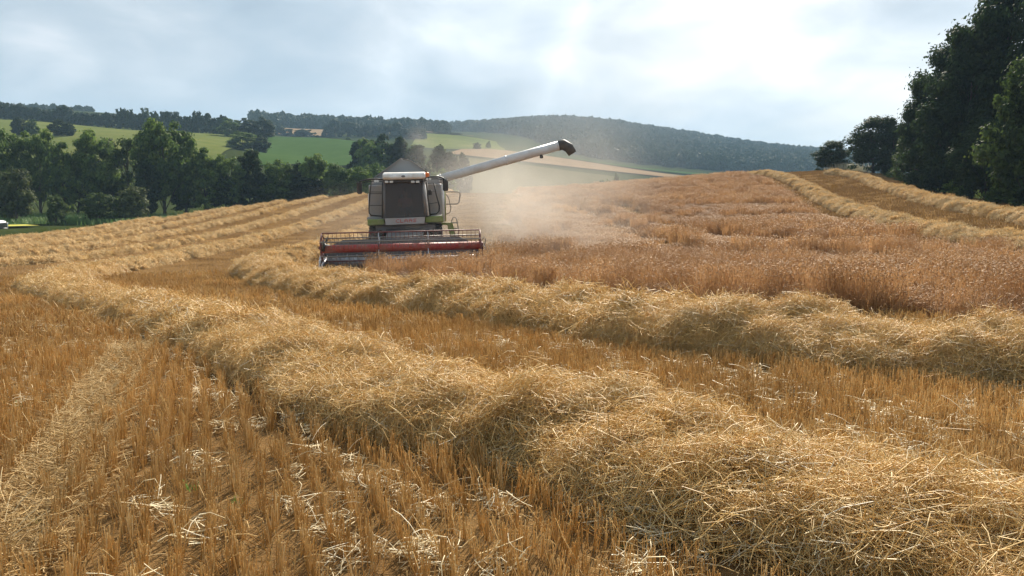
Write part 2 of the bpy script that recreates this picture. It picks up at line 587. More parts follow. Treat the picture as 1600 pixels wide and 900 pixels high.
# ------------------------------------------------------------------ scatter with geometry nodes
def scatter_tree(name, protos):
    ng = bpy.data.node_groups.new(name, 'GeometryNodeTree')
    ng.interface.new_socket('Geometry', in_out='INPUT', socket_type='NodeSocketGeometry')
    ng.interface.new_socket('Geometry', in_out='OUTPUT', socket_type='NodeSocketGeometry')
    N, L = ng.nodes.new, ng.links.new
    gi, go = N('NodeGroupInput'), N('NodeGroupOutput')
    iop = N('GeometryNodeInstanceOnPoints')
    L(gi.outputs[0], iop.inputs['Points'])
    jn = N('GeometryNodeJoinGeometry')
    for p in protos:
        oi = N('GeometryNodeObjectInfo'); oi.inputs['Object'].default_value = p
        oi.inputs['As Instance'].default_value = True
        L(oi.outputs['Geometry'], jn.inputs[0])
    L(jn.outputs[0], iop.inputs['Instance'])
    iop.inputs['Pick Instance'].default_value = True

    def attr(n, t):
        a = N('GeometryNodeInputNamedAttribute'); a.data_type = t; a.inputs['Name'].default_value = n
        return a.outputs['Attribute']
    L(attr('idx', 'INT'), iop.inputs['Instance Index'])
    e = N('FunctionNodeEulerToRotation'); L(attr('rot', 'FLOAT_VECTOR'), e.inputs[0])
    L(e.outputs[0], iop.inputs['Rotation'])
    L(attr('scl', 'FLOAT_VECTOR'), iop.inputs['Scale'])
    L(iop.outputs[0], go.inputs[0])
    return ng


def scatter(name, pts, rot, scl, idx, protos, parent=None):
    """one object whose points each carry one copy out of protos"""
    pts = np.asarray(pts, float)
    scl = np.asarray(scl, float)
    if scl.ndim == 1: scl = np.repeat(scl[:, None], 3, 1)
    me = np_mesh(name, pts, np.zeros((0, 3), int), {
        'rot': ('POINT', 'FLOAT_VECTOR', np.asarray(rot, np.float32)),
        'scl': ('POINT', 'FLOAT_VECTOR', scl.astype(np.float32)),
        'idx': ('POINT', 'INT', np.asarray(idx, np.int32))})
    o = link(bpy.data.objects.new(name, me), parent)
    md = o.modifiers.new('scatter', 'NODES')
    md.node_group = scatter_tree(name, protos)
    o['kind'] = 'stuff'
    return o


def stalks(name, base, tip, mid_off, r0, r1, rnd, mat, sides=3, curve=2):
    """thin round-ish stalks: base/tip (n,3), bowed by mid_off; curve segments"""
    n = len(base)
    d = tip - base
    d /= np.linalg.norm(d, axis=1)[:, None] + 1e-9
    ref = np.where(np.abs(d[:, 2:3]) > .9, [[1., 0, 0]], [[0, 0, 1.]])
    a = np.cross(d, ref); a /= np.linalg.norm(a, axis=1)[:, None]
    b = np.cross(d, a)
    rings = []
    for i in range(curve + 1):
        t = i / curve
        c = base + (tip - base) * t + mid_off * (4 * t * (1 - t))
        rr = r0 + (r1 - r0) * t
        rr = np.broadcast_to(np.asarray(rr).reshape(-1, 1), (n, 1))
        for k in range(sides):
            an = 2 * math.pi * k / sides
            if sides == 2: off = a * (1 if k == 0 else -1)
            else: off = a * math.cos(an) + b * math.sin(an)
            rings.append(c + off * rr)
    V = np.stack(rings, 1)                      # n, rings, 3
    m = V.shape[1]
    F_ = []
    for i in range(curve):
        for k in range(sides if sides > 2 else 1):
            l = (k + 1) % sides
            F_.append((i * sides + k, i * sides + l, (i + 1) * sides + l, (i + 1) * sides + k))
    F_ = np.array(F_)
    faces = (np.arange(n)[:, None, None] * m + F_[None]).reshape(-1, 4)
    me = np_mesh(name, V.reshape(-1, 3), faces, {'rnd': ('FACE', 'FLOAT', np.repeat(rnd, len(F_)).astype(np.float32))}, True)
    me.materials.append(mat)
    return me


def proto(me):
    return bpy.data.objects.new(me.name, me)


# ------------------------------------------------------------------ ground sheet (reaches the horizon)
def polar_sheet(name, mat, angs, rad_fn, ts, dz, extra=None):
    """angs: bearings (radians) round the camera foot; ring radii rad_fn(ang)*ts"""
    A = np.asarray(angs)
    Rm = np.array([rad_fn(a) for a in A])
    rr = Rm[None, :] * np.asarray(ts)[:, None]
    X, Y = rr * np.sin(A)[None], rr * np.cos(A)[None]
    Z = H(X, Y) + (dz(X, Y) if callable(dz) else dz)
    V = np.stack([X, Y, Z], -1).reshape(-1, 3)
    nt_, na = len(ts), len(A)
    closed = abs((A[-1] - A[0]) - 2 * math.pi) < .2
    f = []
    I, J = np.meshgrid(np.arange(nt_ - 1), np.arange(na if closed else na - 1), indexing='ij')
    J2 = (J + 1) % na
    f = np.stack([I * na + J, (I + 1) * na + J, (I + 1) * na + J2, I * na + J2], -1).reshape(-1, 4)[:, ::-1]
    me = np_mesh(name, V, f, None, True)
    me.materials.append(mat)
    o = link(bpy.data.objects.new(name, me))
    tag(o, kind='structure')
    return o


ANG = np.radians(np.concatenate([np.arange(-178, -44, 4.0), np.arange(-44, 44, .5), np.arange(44, 182, 4.0)]))
polar_sheet('ground', M_GRASSLAND, ANG, lambda a: 1.0, np.geomspace(.4, 3350, 200), lambda X, Y: np.where(np.hypot(X, Y) < 112, -.05, 0.0))

# outer edge of the harvested field by bearing (deg): distance from the camera
EDGE = [(-180, 30), (-120, 45), (-75, 62), (-50, 70), (-40, 73), (-31, 76), (-28.5, 78), (-23.3, 87.5), (-16.7, 100), (-10.8, 108), (-5, 116), (0, 118), (10, 118), (18, 118),
        (21, 114), (23.5, 101), (25.6, 85), (29, 70), (31.5, 62), (36, 56), (45, 48), (60, 44), (90, 40), (130, 32), (180, 30)]
_ea = np.radians([e[0] for e in EDGE]); _er = np.array([e[1] for e in EDGE], float)


def edge_r(a):
    return float(np.interp(a, _ea, _er))


def in_field(x, y, m=0.0):
    return np.hypot(x, y) < np.interp(np.arctan2(x, y), _ea, _er) - m


polar_sheet('stubble_ground', M_SOIL, ANG, edge_r, np.concatenate([np.geomspace(.004, .25, 40), np.linspace(.27, 1, 75)]), .02)


def patch(name, mat, corners, dz=.3, n=(24, 24)):
    """field sheet between four corners (pixel x, pixel y, distance) draped on the ground"""
    P = [np.array(at(*c))[:2] for c in corners]
    u, v = np.meshgrid(np.linspace(0, 1, n[0]), np.linspace(0, 1, n[1]), indexing='ij')
    XY = (P[0][None, None] * ((1 - u) * (1 - v))[..., None] + P[1][None, None] * (u * (1 - v))[..., None]
          + P[2][None, None] * (u * v)[..., None] + P[3][None, None] * ((1 - u) * v)[..., None])
    Z = H(XY[..., 0], XY[..., 1]) + dz
    V = np.concatenate([XY, Z[..., None]], -1).reshape(-1, 3)
    I, J = np.meshgrid(np.arange(n[0] - 1), np.arange(n[1] - 1), indexing='ij')
    b = n[1]
    f = np.stack([I * b + J, (I + 1) * b + J, (I + 1) * b + J + 1, I * b + J + 1], -1).reshape(-1, 4)
    me = np_mesh(name, V, f, None, True); me.materials.append(mat)
    o = link(bpy.data.objects.new(name, me))
    tag(o, kind='structure')
    return o


patch('pasture', M_PASTURE, [(-150, 225, 215), (330, 250, 205), (405, 211, 345), (-150, 186, 350)], .35)
patch('crop_field', M_GREENF, [(395, 262, 215), (560, 256, 270), (640, 222, 425), (400, 214, 425)], .4)
patch('ripe_field', M_TANF, [(430, 214, 430), (600, 219, 430), (610, 217, 455), (430, 211, 455)], .6, (20, 6))
patch('ripe_field', M_TANF, [(435, 213, 560), (520, 214, 560), (520, 204, 660), (435, 201, 660)], .8)
patch('pasture', M_PASTURE, [(640, 236, 470), (790, 233, 470), (775, 213, 640), (655, 211, 640)], .7)
patch('ripe_field', M_TANF, [(655, 212, 665), (740, 214, 665), (740, 211, 700), (655, 209, 700)], .9, (20, 6))
patch('ripe_field', M_TANF, [(700, 250, 390), (1075, 284, 415), (1075, 274, 480), (720, 235, 470)], .6, (40, 20))
patch('crop_field', M_GREENF, [(880, 252, 500), (1230, 285, 530), (1230, 276, 570), (880, 247, 540)], .7, (40, 10))
patch('pasture', M_DULL, [(640, 300, 250), (960, 300, 250), (960, 270, 380), (700, 256, 380)], .4)
patch('meadow', M_GREENF, [(-20, 346, 96), (330, 340, 110), (300, 330, 124), (-60, 334, 118)], .12)
patch('mown_strip', M_YELL, [(-60, 356, 84), (62, 352, 90), (40, 345, 95), (-60, 348, 91)], .2, (12, 8))


# ------------------------------------------------------------------ straw, stubble and crop prototypes
def straw_tuft(name, n, rad, thick, lmin, lmax, seed, tilt=.28, sides=3, mat=None):
    g = np.random.default_rng(seed)
    rr = rad * np.sqrt(g.random(n)); th = g.random(n) * 2 * np.pi
    c = np.stack([rr * np.cos(th), rr * np.sin(th), g.normal(.015, .03, n)], 1)
    L_ = g.uniform(lmin, lmax, n); yaw = g.random(n) * 2 * np.pi
    el = g.normal(0, tilt, n)
    big = g.random(n) < .04
    el = np.where(big, g.uniform(.25, .6, n), el)
    d = np.stack([np.cos(yaw) * np.cos(el), np.sin(yaw) * np.cos(el), np.sin(el)], 1)
    b, t = c - d * L_[:, None] / 2, c + d * L_[:, None] / 2
    mo = g.normal(0, .042, (n, 3)) * (L_ / .3)[:, None]
    r = thick * g.uniform(.6, 1.15, n)
    return proto(stalks(name, b, t, mo, r, r * .75, g.random(n), mat or M_STRAW, sides, 2 if sides == 2 else 3))


TUFT_NEAR = [straw_tuft('straw_tuft', 110, .22, .0021, .05, .29, s, .25) for s in range(5)]
TUFT_MID = [straw_tuft('straw_tuft', 74, .28, .0040, .10, .36, 20 + s, .25) for s in range(4)]
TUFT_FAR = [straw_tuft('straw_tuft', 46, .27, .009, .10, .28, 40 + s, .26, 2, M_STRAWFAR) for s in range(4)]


def stub_clump(name, n, length, width, r, hmin, hmax, seed, sides=3, lean=.13):
    g = np.random.default_rng(seed)
    x = g.normal(0, width / 2, n); y = g.uniform(-length / 2, length / 2, n)
    h = g.uniform(hmin, hmax, n) * np.where(g.random(n) < .12, .55, 1)
    le = g.normal(0, lean, (n, 2)); fall = g.random(n) < .05
    le[fall] += g.normal(0, .8, (fall.sum(), 2))
    b = np.stack([x, y, np.full(n, -.02)], 1)
    t = b + np.stack([le[:, 0] * h, le[:, 1] * h, h + .02], 1)
    rr = r * g.uniform(.7, 1.25, n)
    return proto(stalks(name, b, t, g.normal(0, .004, (n, 3)), rr, rr * .9, g.random(n), M_STUB, sides, 1))


STUB_NEAR = [stub_clump('stubble_clump', 30, .27, .026, .0026, .085, .17, s) for s in range(8)]
STUB_MID = [stub_clump('stubble_clump', 34, .55, .05, .0055, .10, .19, 50 + s, 3) for s in range(6)]


def stub_patch(seed):
    g = np.random.default_rng(seed)
    n = 120
    x = (g.integers(0, 8, n) - 3.5) * .14 + g.normal(0, .02, n); y = g.uniform(-.65, .65, n)
    h = g.uniform(.08, .19, n)
    b = np.stack([x, y, np.full(n, -.03)], 1)
    t = b + np.stack([g.normal(0, .15, n) * h, g.normal(0, .15, n) * h, h], 1)
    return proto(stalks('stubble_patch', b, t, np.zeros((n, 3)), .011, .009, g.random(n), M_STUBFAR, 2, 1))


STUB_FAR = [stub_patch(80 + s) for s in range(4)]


def crop_patch(seed, n, size, w, h0, lodged=False):
    g = np.random.default_rng(seed)
    x, y = g.uniform(-size / 2, size / 2, (2, n))
    h = h0 * g.uniform(.72, 1.08, n)
    b = np.stack([x, y, np.full(n, -.03)], 1)
    if lodged:
        a0 = g.uniform(0, 2 * np.pi)
        a = a0 + g.normal(0, .6, n); le = g.uniform(.7, 1.3, n)
    else:
        a = g.random(n) * 2 * np.pi; le = np.abs(g.normal(0, .17, n))
    dirv = np.stack([np.cos(a), np.sin(a), np.zeros(n)], 1)
    t = b + dirv * (np.sin(le) * h)[:, None] + np.array([0, 0, 1.]) * (np.cos(le) * h)[:, None]
    mo = dirv * (-.06 * h)[:, None]
    rnd = g.random(n)
    me = stalks('crop_stalk', b, t, mo, w, w * .6, rnd * .75, M_CROP, 2, 2)
    # nodding ears
    a2 = a + g.normal(0, .7, n)
    e = g.uniform(.05, .10, n)
    dn = np.stack([np.cos(a2) * .8, np.sin(a2) * .8, g.uniform(-.6, .7, n)], 1)
    me2 = stalks('crop_ear', t, t + dn * e[:, None], np.array([0, 0, .012])[None] * np.ones((n, 1)), w * 1.7, w * .7, .35 + rnd * .65, M_CROP, 3, 2)
    import bmesh
    bm = bmesh.new(); bm.from_mesh(me); bm.from_mesh(me2)
    bm.to_mesh(me); bm.free()
    return proto(me)


CROP_NEAR = [crop_patch(100 + s, 110, .62, .0048, .78) for s in range(5)] + [crop_patch(120 + s, 95, .62, .0048, .62, True) for s in range(4)]
CROP_FAR = [crop_patch(140 + s, 85, 1.05, .013, .78) for s in range(4)] + [crop_patch(160 + s, 75, 1.05, .013, .62, True) for s in range(3)]


# ------------------------------------------------------------------ windrows of straw
def spline(pts, ds):
    P = np.array(pts, float)
    P = np.vstack([2 * P[0] - P[1], P, 2 * P[-1] - P[-2]])
    o = []
    for i in range(1, len(P) - 2):
        p0, p1, p2, p3 = P[i - 1:i + 3]
        t = np.linspace(0, 1, 40, endpoint=False)[:, None]
        o.append(.5 * ((2 * p1) + (-p0 + p2) * t + (2 * p0 - 5 * p1 + 4 * p2 - p3) * t ** 2 + (-p0 + 3 * p1 - 3 * p2 + p3) * t ** 3))
    o = np.vstack(o + [P[-2][None]])
    s = np.r_[0, np.cumsum(np.linalg.norm(np.diff(o, axis=0), axis=1))]
    k = max(2, int(s[-1] / ds))
    q = np.linspace(0, s[-1], k)
    return np.stack([np.interp(q, s, o[:, 0]), np.interp(q, s, o[:, 1])], 1), q


ROWS = []      # sampled centre lines, for masking stubble


def windrow(path, label, ds=.1, halfw=1.0, height=.5, seed=0, dens=1.0, lump=1.0):
    C_, S = spline(path, ds)
    ROWS.append(C_)
    T = np.gradient(C_, axis=0); T /= np.linalg.norm(T, axis=1)[:, None]
    Nn = np.stack([T[:, 1], -T[:, 0]], 1)
    na = max(14, int(2 * halfw / max(ds, .07)))
    ts = np.linspace(-1, 1, na)
    nz = mnoise
    V = np.empty((len(S), na, 3))
    for i, s in enumerate(S):
        wv = halfw * (1 + .16 * nz.noise((s * .5, seed * 7.3, 1)) + .07 * nz.noise((s * 1.7, seed * 3.1, 4)))
        hv = height * (1 + .28 * nz.noise((s * .55, seed * 5.1, 9)))
        sh = .16 * nz.noise((s * .45, seed, 20))
        for j, t in enumerate(ts):
            a = t * wv + sh
            prof = (1 - abs(t) ** 3.6) ** .75
            # heaps thrown one over the next, leaning along the row
            q = s * .95 + a * .75
            l1 = nz.noise((q * 1.25, a * .55, seed * 11.0))
            l2 = nz.noise((s * 2.6, a * 2.2, seed * 13.0 + 5))
            l3 = nz.noise((s * 6.5, a * 5.5, seed * 17.0 + 9))
            z = hv * prof * (1 + lump * (.60 * l1 + .62 * l2)) + .08 * l3 * prof
            out = a * (1 + lump * (.20 * l1 + .14 * l2) * min(1, abs(t) * 1.5))
            p = C_[i] + Nn[i] * out
            V[i, j] = (p[0], p[1], max(z, -.02) if abs(t) < .98 else -.06)
    gz = H(V[..., 0], V[..., 1])
    V[..., 2] += gz + .02
    a_, b_ = V.shape[:2]
    I, J = np.meshgrid(np.arange(a_ - 1), np.arange(b_ - 1), indexing='ij')
    f = np.stack([I * b_ + J, I * b_ + J + 1, (I + 1) * b_ + J + 1, (I + 1) * b_ + J], -1).reshape(-1, 4)
    e1 = V[1:, :-1] - V[:-1, :-1]; e2 = V[:-1, 1:] - V[:-1, :-1]
    nr = np.cross(e2, e1); ar = np.linalg.norm(nr, axis=2)
    flip = nr[..., 2].mean() < 0
    nr = nr / (ar[..., None] + 1e-9) * (-1 if flip else 1)
    if not flip: f = f[:, ::-1]
    me = np_mesh('straw_row', V.reshape(-1, 3), f, None, True)
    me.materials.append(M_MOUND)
    o = link(bpy.data.objects.new('straw_row', me))
    tag(o, label, 'straw row', 'rows of threshed straw on the stubble')
    # loose straw over it
    cen = (V[:-1, :-1] + V[1:, 1:]) / 2
    dist = np.hypot(cen[..., 0], cen[..., 1])
    g = np.random.default_rng(seed + 500)
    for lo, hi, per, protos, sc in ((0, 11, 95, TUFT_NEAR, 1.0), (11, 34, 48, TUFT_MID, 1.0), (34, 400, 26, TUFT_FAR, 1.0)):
        w = np.where((dist >= lo) & (dist < hi), ar, 0).ravel()
        n = int(w.sum() * per * dens)
        if n < 1: continue
        k = g.choice(len(w), n, p=w / w.sum())
        P = cen.reshape(-1, 3)[k] + g.normal(0, ds * .5, (n, 3)) * [1, 1, .15]
        Nk = nr.reshape(-1, 3)[k]
        Nk = Nk + g.normal(0, .12, (n, 3)); Nk[:, 2] = np.maximum(Nk[:, 2], .15)
        Nk /= np.linalg.norm(Nk, axis=1)[:, None]
        yaw = g.random(n) * 2 * np.pi
        # euler XYZ that takes +Z to Nk after a spin round Z
        rx = np.arctan2(-Nk[:, 1], Nk[:, 2]); ry = np.arcsin(np.clip(Nk[:, 0], -1, 1))
        rot = np.empty((n, 3))
        for q in range(n):
            mt = Vector(Nk[q]).to_track_quat('Z', 'Y').to_matrix() @ Matrix.Rotation(yaw[q], 3, 'Z')
            rot[q] = mt.to_euler('XYZ')
        scatter('straw', P, rot, sc * g.uniform(.8, 1.25, n), g.integers(0, len(protos), n), protos, o)
    return o


def offset_path(pix, off):
    P = np.array([on_ground(*p) for p in pix])
    T = np.gradient(P, axis=0); T /= np.linalg.norm(T, axis=1)[:, None]
    return P + np.stack([T[:, 1], -T[:, 0]], 1) * off


near1 = [(1500, 1180), (1150, 950), (960, 862), (886, 820), (812, 768), (734, 727), (640, 708), (540, 690), (430, 648), (330, 582), (220, 528), (130, 494)]
p1 = offset_path(near1, .78)
p1[:3] += np.array([[.40, .15], [.32, .18], [.12, .10]])
path1 = [tuple(2.2 * p1[0] - 1.2 * p1[1])] + [tuple(p) for p in p1] + [(-12.6, 23.2), (-14.0, 26.5), (-14.9, 32), (-15.0, 42), (-14.6, 57), (-13.6, 80), (-13, 104)]
near2 = [(1900, 650), (1600, 618), (1440, 602), (1320, 590), (1210, 577), (1028, 555), (852, 525), (740, 507), (625, 492), (506, 476), (430, 460)]
p2 = offset_path(near2, .92)
path2 = [tuple(2 * p2[0] - p2[1])] + [tuple(p) for p in p2] + [(-8.6, 29.5), (-9.6, 33.5), (-9.6, 40), (-9.0, 55), (-8.4, 80), (-8, 106)]
windrow(path1, 'thick golden straw row nearest the camera, crossing the foreground and curling left', .08, .70, .23, 1, 1.0, .85)
windrow(path2, 'golden straw row between the nearest row and the uncut crop, passing left of the harvester', .10, .92, .36, 2, 1.0, .9)
LEFT = [(-18.6, 'straw row on the left slope, next to the long row curling round in front'),
        (-22.4, 'thin straw row on the left slope, third out from the harvester'),
        (-26.2, 'thin straw row on the left slope, fourth out from the harvester'),
        (-30.0, 'thin straw row on the left slope, third from the edge by the valley trees'),
        (-33.8, 'thin straw row on the left slope, next to the outermost one by the valley trees'),
        (-37.4, 'outermost straw row on the left slope, along the edge by the valley trees')]
for k, (x, lab) in enumerate(LEFT):
    ys = [27 if k == 0 else 24, 40, 60, 80, 98 - k * 3]
    xs = [x - 3.2, x - .6, x, x + .7, x + 1.6]
    pts = [(a, b) for a, b in zip(xs, ys) if np.hypot(a, b) < edge_r(math.atan2(a, b)) - 1.0]
    a, b = xs[-1], ys[-1]
    windrow(pts, lab, .18, .40, .165, 10 + k, 1.0)
R3 = [tuple(on_ground(*p)) for p in [(1680, 400), (1600, 390), (1520, 378), (1450, 364), (1380, 348), (1330, 333), (1285, 312), (1258, 296), (1235, 284), (1210, 276)]]
R3 = [(16.5, 22), (18.5, 27)] + [p for p in R3 if p[1] > 29] + [(30, 112)]
R4 = [tuple(on_ground(*p)) for p in [(1680, 365), (1600, 347), (1540, 336), (1480, 322), (1430, 310), (1395, 299), (1360, 286), (1335, 277), (1300, 272)]]
windrow(R3, 'long straw row on the right slope, along the far edge of the uncut crop', .18, .80, .36, 21, 1.0)
windrow(R4, 'short straw row on the right, below the tall dark trees', .2, .80, .38, 22, 1.0)


# ------------------------------------------------------------------ uncut crop
def poly_mask(x, y, poly):
    x = np.asarray(x); y = np.asarray(y)
    ins = np.zeros(x.shape, bool)
    n = len(poly)
    for i in range(n):
        x0, y0 = poly[i]; x1, y1 = poly[(i + 1) % n]
        c = (y0 > y) != (y1 > y)
        with np.errstate(divide='ignore', invalid='ignore'):
            xi = (x1 - x0) * (y - y0) / (y1 - y0 + 1e-12) + x0
        ins ^= c & (x < xi)
    return ins


def path_dist(x, y, P):
    d = np.full(x.shape, 1e9)
    for a, b in zip(P[:-1], P[1:]):
        ab = b - a
        t = np.clip(((x - a[0]) * ab[0] + (y - a[1]) * ab[1]) / (ab @ ab + 1e-9), 0, 1)
        d = np.minimum(d, np.hypot(x - a[0] - t * ab[0], y - a[1] - t * ab[1]))
    return d


front = [tuple(on_ground(*p)) for p in [(572, 437), (640, 443), (720, 450), (850, 462), (1060, 477), (1300, 495), (1600, 515), (1800, 530)]]
right_edge = [(x - 2.6, y) for x, y in R3 if y > 20]
CROP_POLY = front + [(13.5, 19)] + right_edge + [(26, 118), (-1.0, 118), (-1.0, 33.0), (-1.4, 30.3), (-5.2, 30.3)]


def vnoise(x, y, sc, seed):
    return np.array([mnoise.fractal((a * sc, b * sc, seed), 1.0, 2.0, 3) for a, b in zip(x, y)])


TRAM = [np.array([on_ground(*p) for p in q]) for q in
        ([(885, 322), (930, 345), (985, 369), (1060, 392), (1150, 407), (1300, 415), (1450, 418), (1600, 420)],
         [(960, 322), (1000, 340), (1060, 362), (1150, 379), (1300, 388), (1450, 392), (1560, 394)])]
LODGE = [(on_ground(1100, 350), 4, 5), (on_ground(1250, 345), 6, 7), (on_ground(1380, 352), 4, 4), (on_ground(925, 380), 2.6, 7), (on_ground(1150, 335), 6, 6),
         (on_ground(1000, 345), 3, 4)]


def crop_layer(name, lo, hi, per, protos, nup):
    x0, x1, y0, y1 = -6, 36, 8, 118
    n = int((x1 - x0) * (y1 - y0) * per)
    x = rng.uniform(x0, x1, n); y = rng.uniform(y0, y1, n)
    d = np.hypot(x, y)
    k = (d >= lo) & (d < hi) & poly_mask(x, y, CROP_POLY)
    x, y = x[k], y[k]
    td = np.minimum(path_dist(x, y, TRAM[0]), path_dist(x, y, TRAM[1]))
    k = (td > .9) | (rng.random(len(x)) < .05)
    k &= ~((y > 34) & (x < rng.normal(.6, 1.0, len(x)) + (y - 34) * .03))
    x, y, td = x[k], y[k], td[k]
    trod = np.zeros(len(x), bool); lee = np.zeros(len(x), bool)
    for P in TRAM:
        tp = spline(P, .6)[0]
        j = np.argmin((x[:, None] - tp[None, :, 0]) ** 2 + (y[:, None] - tp[None, :, 1]) ** 2, 1)
        dd = np.hypot(x - tp[j, 0], y - tp[j, 1]); near_ = np.hypot(x, y) < np.hypot(tp[j, 0], tp[j, 1])
        trod |= near_ & (dd < 3.4 + vnoise(x, y, .3, 2.0)); lee |= ~near_ & (dd < 1.6)
    nz = vnoise(x, y, .16, 3.3) + .35 * vnoise(x, y, .7, 9.1)
    lod = np.zeros(len(x))
    for c, rx, ry in LODGE:
        lod = np.maximum(lod, 1.25 - np.hypot((x - c[0]) / rx, (y - c[1]) / ry))
    lg = (lod + nz * .7) > .62
    lg |= nz > .95
    sz = 1 + .22 * vnoise(x, y, .45, 5.0) + rng.normal(0, .06, len(x))
    lg |= trod & ~lee
    sz = np.where(lg, sz * .5, sz * (1 + .14 * lee))
    idx = np.where(lg, nup + rng.integers(0, len(protos) - nup, len(x)), rng.integers(0, nup, len(x)))
    rot = np.stack([rng.normal(0, .06, len(x)), rng.normal(0, .06, len(x)), rng.uniform(0, 6.28, len(x))], 1)
    return np.stack([x, y, H(x, y)], 1), rot, np.stack([np.ones(len(x)), np.ones(len(x)), sz], 1), idx


crop_root = empty('standing_crop', (0, 0, 0))
for lo, hi, per, pr, nup in ((0, 34, 8.5, CROP_NEAR, 5), (34, 130, 3.6, CROP_FAR, 4)):
    P, rot, sc, idx = crop_layer('crop', lo, hi, per, pr, nup)
    scatter('crop_stalks', P, rot, sc, idx, pr, crop_root)
tag(crop_root, 'reddish brown block of ripe uncut crop between the straw rows', 'crop', kind='stuff')


# ------------------------------------------------------------------ stubble and litter
RB = R(-20)                                  # bearing of the drill rows
cr, sr = math.cos(RB), math.sin(RB)


def stubble_points(u0, u1, v0, v1, row, step, jit):
    """u across the drill rows, v along them"""
    us = np.arange(u0, u1, row); vs = np.arange(v0, v1, step)
    U, V_ = np.meshgrid(us, vs)
    U = U.ravel() + rng.normal(0, jit * .3, U.size); V_ = V_.ravel() + rng.uniform(-.5, .5, V_.size) * step
    x = U * cr + V_ * sr; y = -U * sr + V_ * cr
    return x, y


TRACK_PIX = [(-40, 930), (30, 835), (90, 740), (140, 655), (180, 585), (208, 545)]
TRACK = np.array([on_ground(*p) for p in TRACK_PIX])


def stub_keep(x, y, lo, hi, drop):
    d = np.hypot(x, y)
    k = (d >= lo) & (d < hi) & in_field(x, y, .5) & (np.abs(np.arctan2(x, y)) < R(66 if hi < 40 else 46))
    x, y = x[k], y[k]
    k = ~poly_mask(x, y, CROP_POLY)
    for Rw in ROWS:
        b0, b1 = Rw.min(0) - 1, Rw.max(0) + 1
        near = (x > b0[0]) & (x < b1[0]) & (y > b0[1]) & (y < b1[1]) & k
        if near.any():
            q = np.where(near)[0]
            k[q] &= path_dist(x[q], y[q], Rw[::max(1, len(Rw) // 60)]) > .72
    td = path_dist(x, y, TRACK)
    k &= (td > .165) | (rng.random(len(x)) < .05)
    k &= rng.random(len(x)) > np.where(td < .8, 0, drop)
    return x[k], y[k]


stub_root = empty('stubble', (0, 0, 0))
tag(stub_root, 'short golden brown stubble standing in drill rows over the cut field', 'stubble', kind='stuff')
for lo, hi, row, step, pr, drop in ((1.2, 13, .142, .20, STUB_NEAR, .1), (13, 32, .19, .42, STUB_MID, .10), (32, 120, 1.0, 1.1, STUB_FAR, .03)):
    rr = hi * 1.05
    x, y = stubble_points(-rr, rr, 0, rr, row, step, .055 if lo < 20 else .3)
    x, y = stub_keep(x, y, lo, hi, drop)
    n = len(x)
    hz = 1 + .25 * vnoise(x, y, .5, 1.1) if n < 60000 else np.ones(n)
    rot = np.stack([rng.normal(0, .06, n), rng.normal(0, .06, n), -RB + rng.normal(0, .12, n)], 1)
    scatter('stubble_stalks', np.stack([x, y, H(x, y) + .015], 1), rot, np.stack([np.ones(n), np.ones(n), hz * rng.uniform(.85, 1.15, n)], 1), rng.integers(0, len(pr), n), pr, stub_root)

# loose straw lying between the stubble rows, and the pale trodden wheel track
LITTER = [straw_tuft('straw_litter', 12, .30, .0022, .03, .18, 300 + s, .10, 3, M_STRAWFAR) for s in range(5)]
n = 2500
d = 1.5 + 20 * rng.random(n) ** .8; a = rng.uniform(R(-40), R(40), n)
x, y = d * np.sin(a), d * np.cos(a)
k = ~poly_mask(x, y, CROP_POLY) & (path_dist(x, y, TRACK) > .55)
x, y = x[k], y[k]
tp, _ = spline(TRACK, .02)
q = rng.integers(0, len(tp), 2000)
tx, ty = tp[q, 0] + rng.normal(0, .05, 2000), tp[q, 1] + rng.normal(0, .05, 2000)
x, y = np.r_[x, tx], np.r_[y, ty]
M_PALE = fibre_mat('pale_straw', [(0, (.74, .58, .32)), (.5, (.85, .72, .46)), (1, (.92, .85, .66))], .15, .5, .25)
PALE = [straw_tuft('straw_litter', 30, .085, .0026, .04, .2, 340 + s, .10, 3, M_PALE) for s in range(3)]
lit = scatter('straw_litter', np.stack([x, y, H(x, y) + .03], 1), np.stack([rng.normal(0, .1, len(x)), rng.normal(0, .1, len(x)), rng.uniform(0, 6.28, len(x))], 1),
              rng.uniform(.7, 1.3, len(x)), np.r_[rng.integers(0, 5, len(x) - 2000), rng.integers(5, 8, 2000)], LITTER + PALE)
tag(lit, 'loose pale straw strewn between the stubble and along the wheel track', 'straw')

# ------------------------------------------------------------------ combine harvester
M_WHITE = surf_mat('white_paint', (.76, .75, .72), .42, 0, .45, (.42, .33, .23), .65, 3.0)
M_GREY = surf_mat('grey_paint', (.27, .265, .265), .45, 0, .4, (.42, .34, .25), .6, 2.5)
M_PGREY = surf_mat('pale_grey_paint', (.36, .34, .33), .45, 0, .4, (.40, .32, .24), .5, 2.5)
M_DGREY = surf_mat('dark_grey_paint', (.13, .13, .14), .5, 0, .4, (.33, .26, .18), .5, 3.0)
M_GREEN = surf_mat('green_paint', (.16, .22, .03), .45, 0, .4, (.36, .30, .19), .6, 3.0)
M_RED = surf_mat('red_paint', (.33, .03, .025), .5, 0, .4, (.33, .22, .15), .75, 2.0)
M_DRED = surf_mat('dull_red_paint', (.16, .035, .035), .5, 0, .4, (.25, .19, .15), .5, 3.0)
M_STEEL = surf_mat('worn_steel', (.50, .51, .54), .35, .7, .5, (.35, .28, .2), .5, 4.0)
M_ZINC = surf_mat('dusty_bar', (.24, .22, .20), .5, .3, .4, (.33, .26, .18), .5, 4.0)
M_BLACK = surf_mat('black_plastic', (.022, .022, .024), .5, 0, .4, (.22, .18, .13), .35, 4.0)
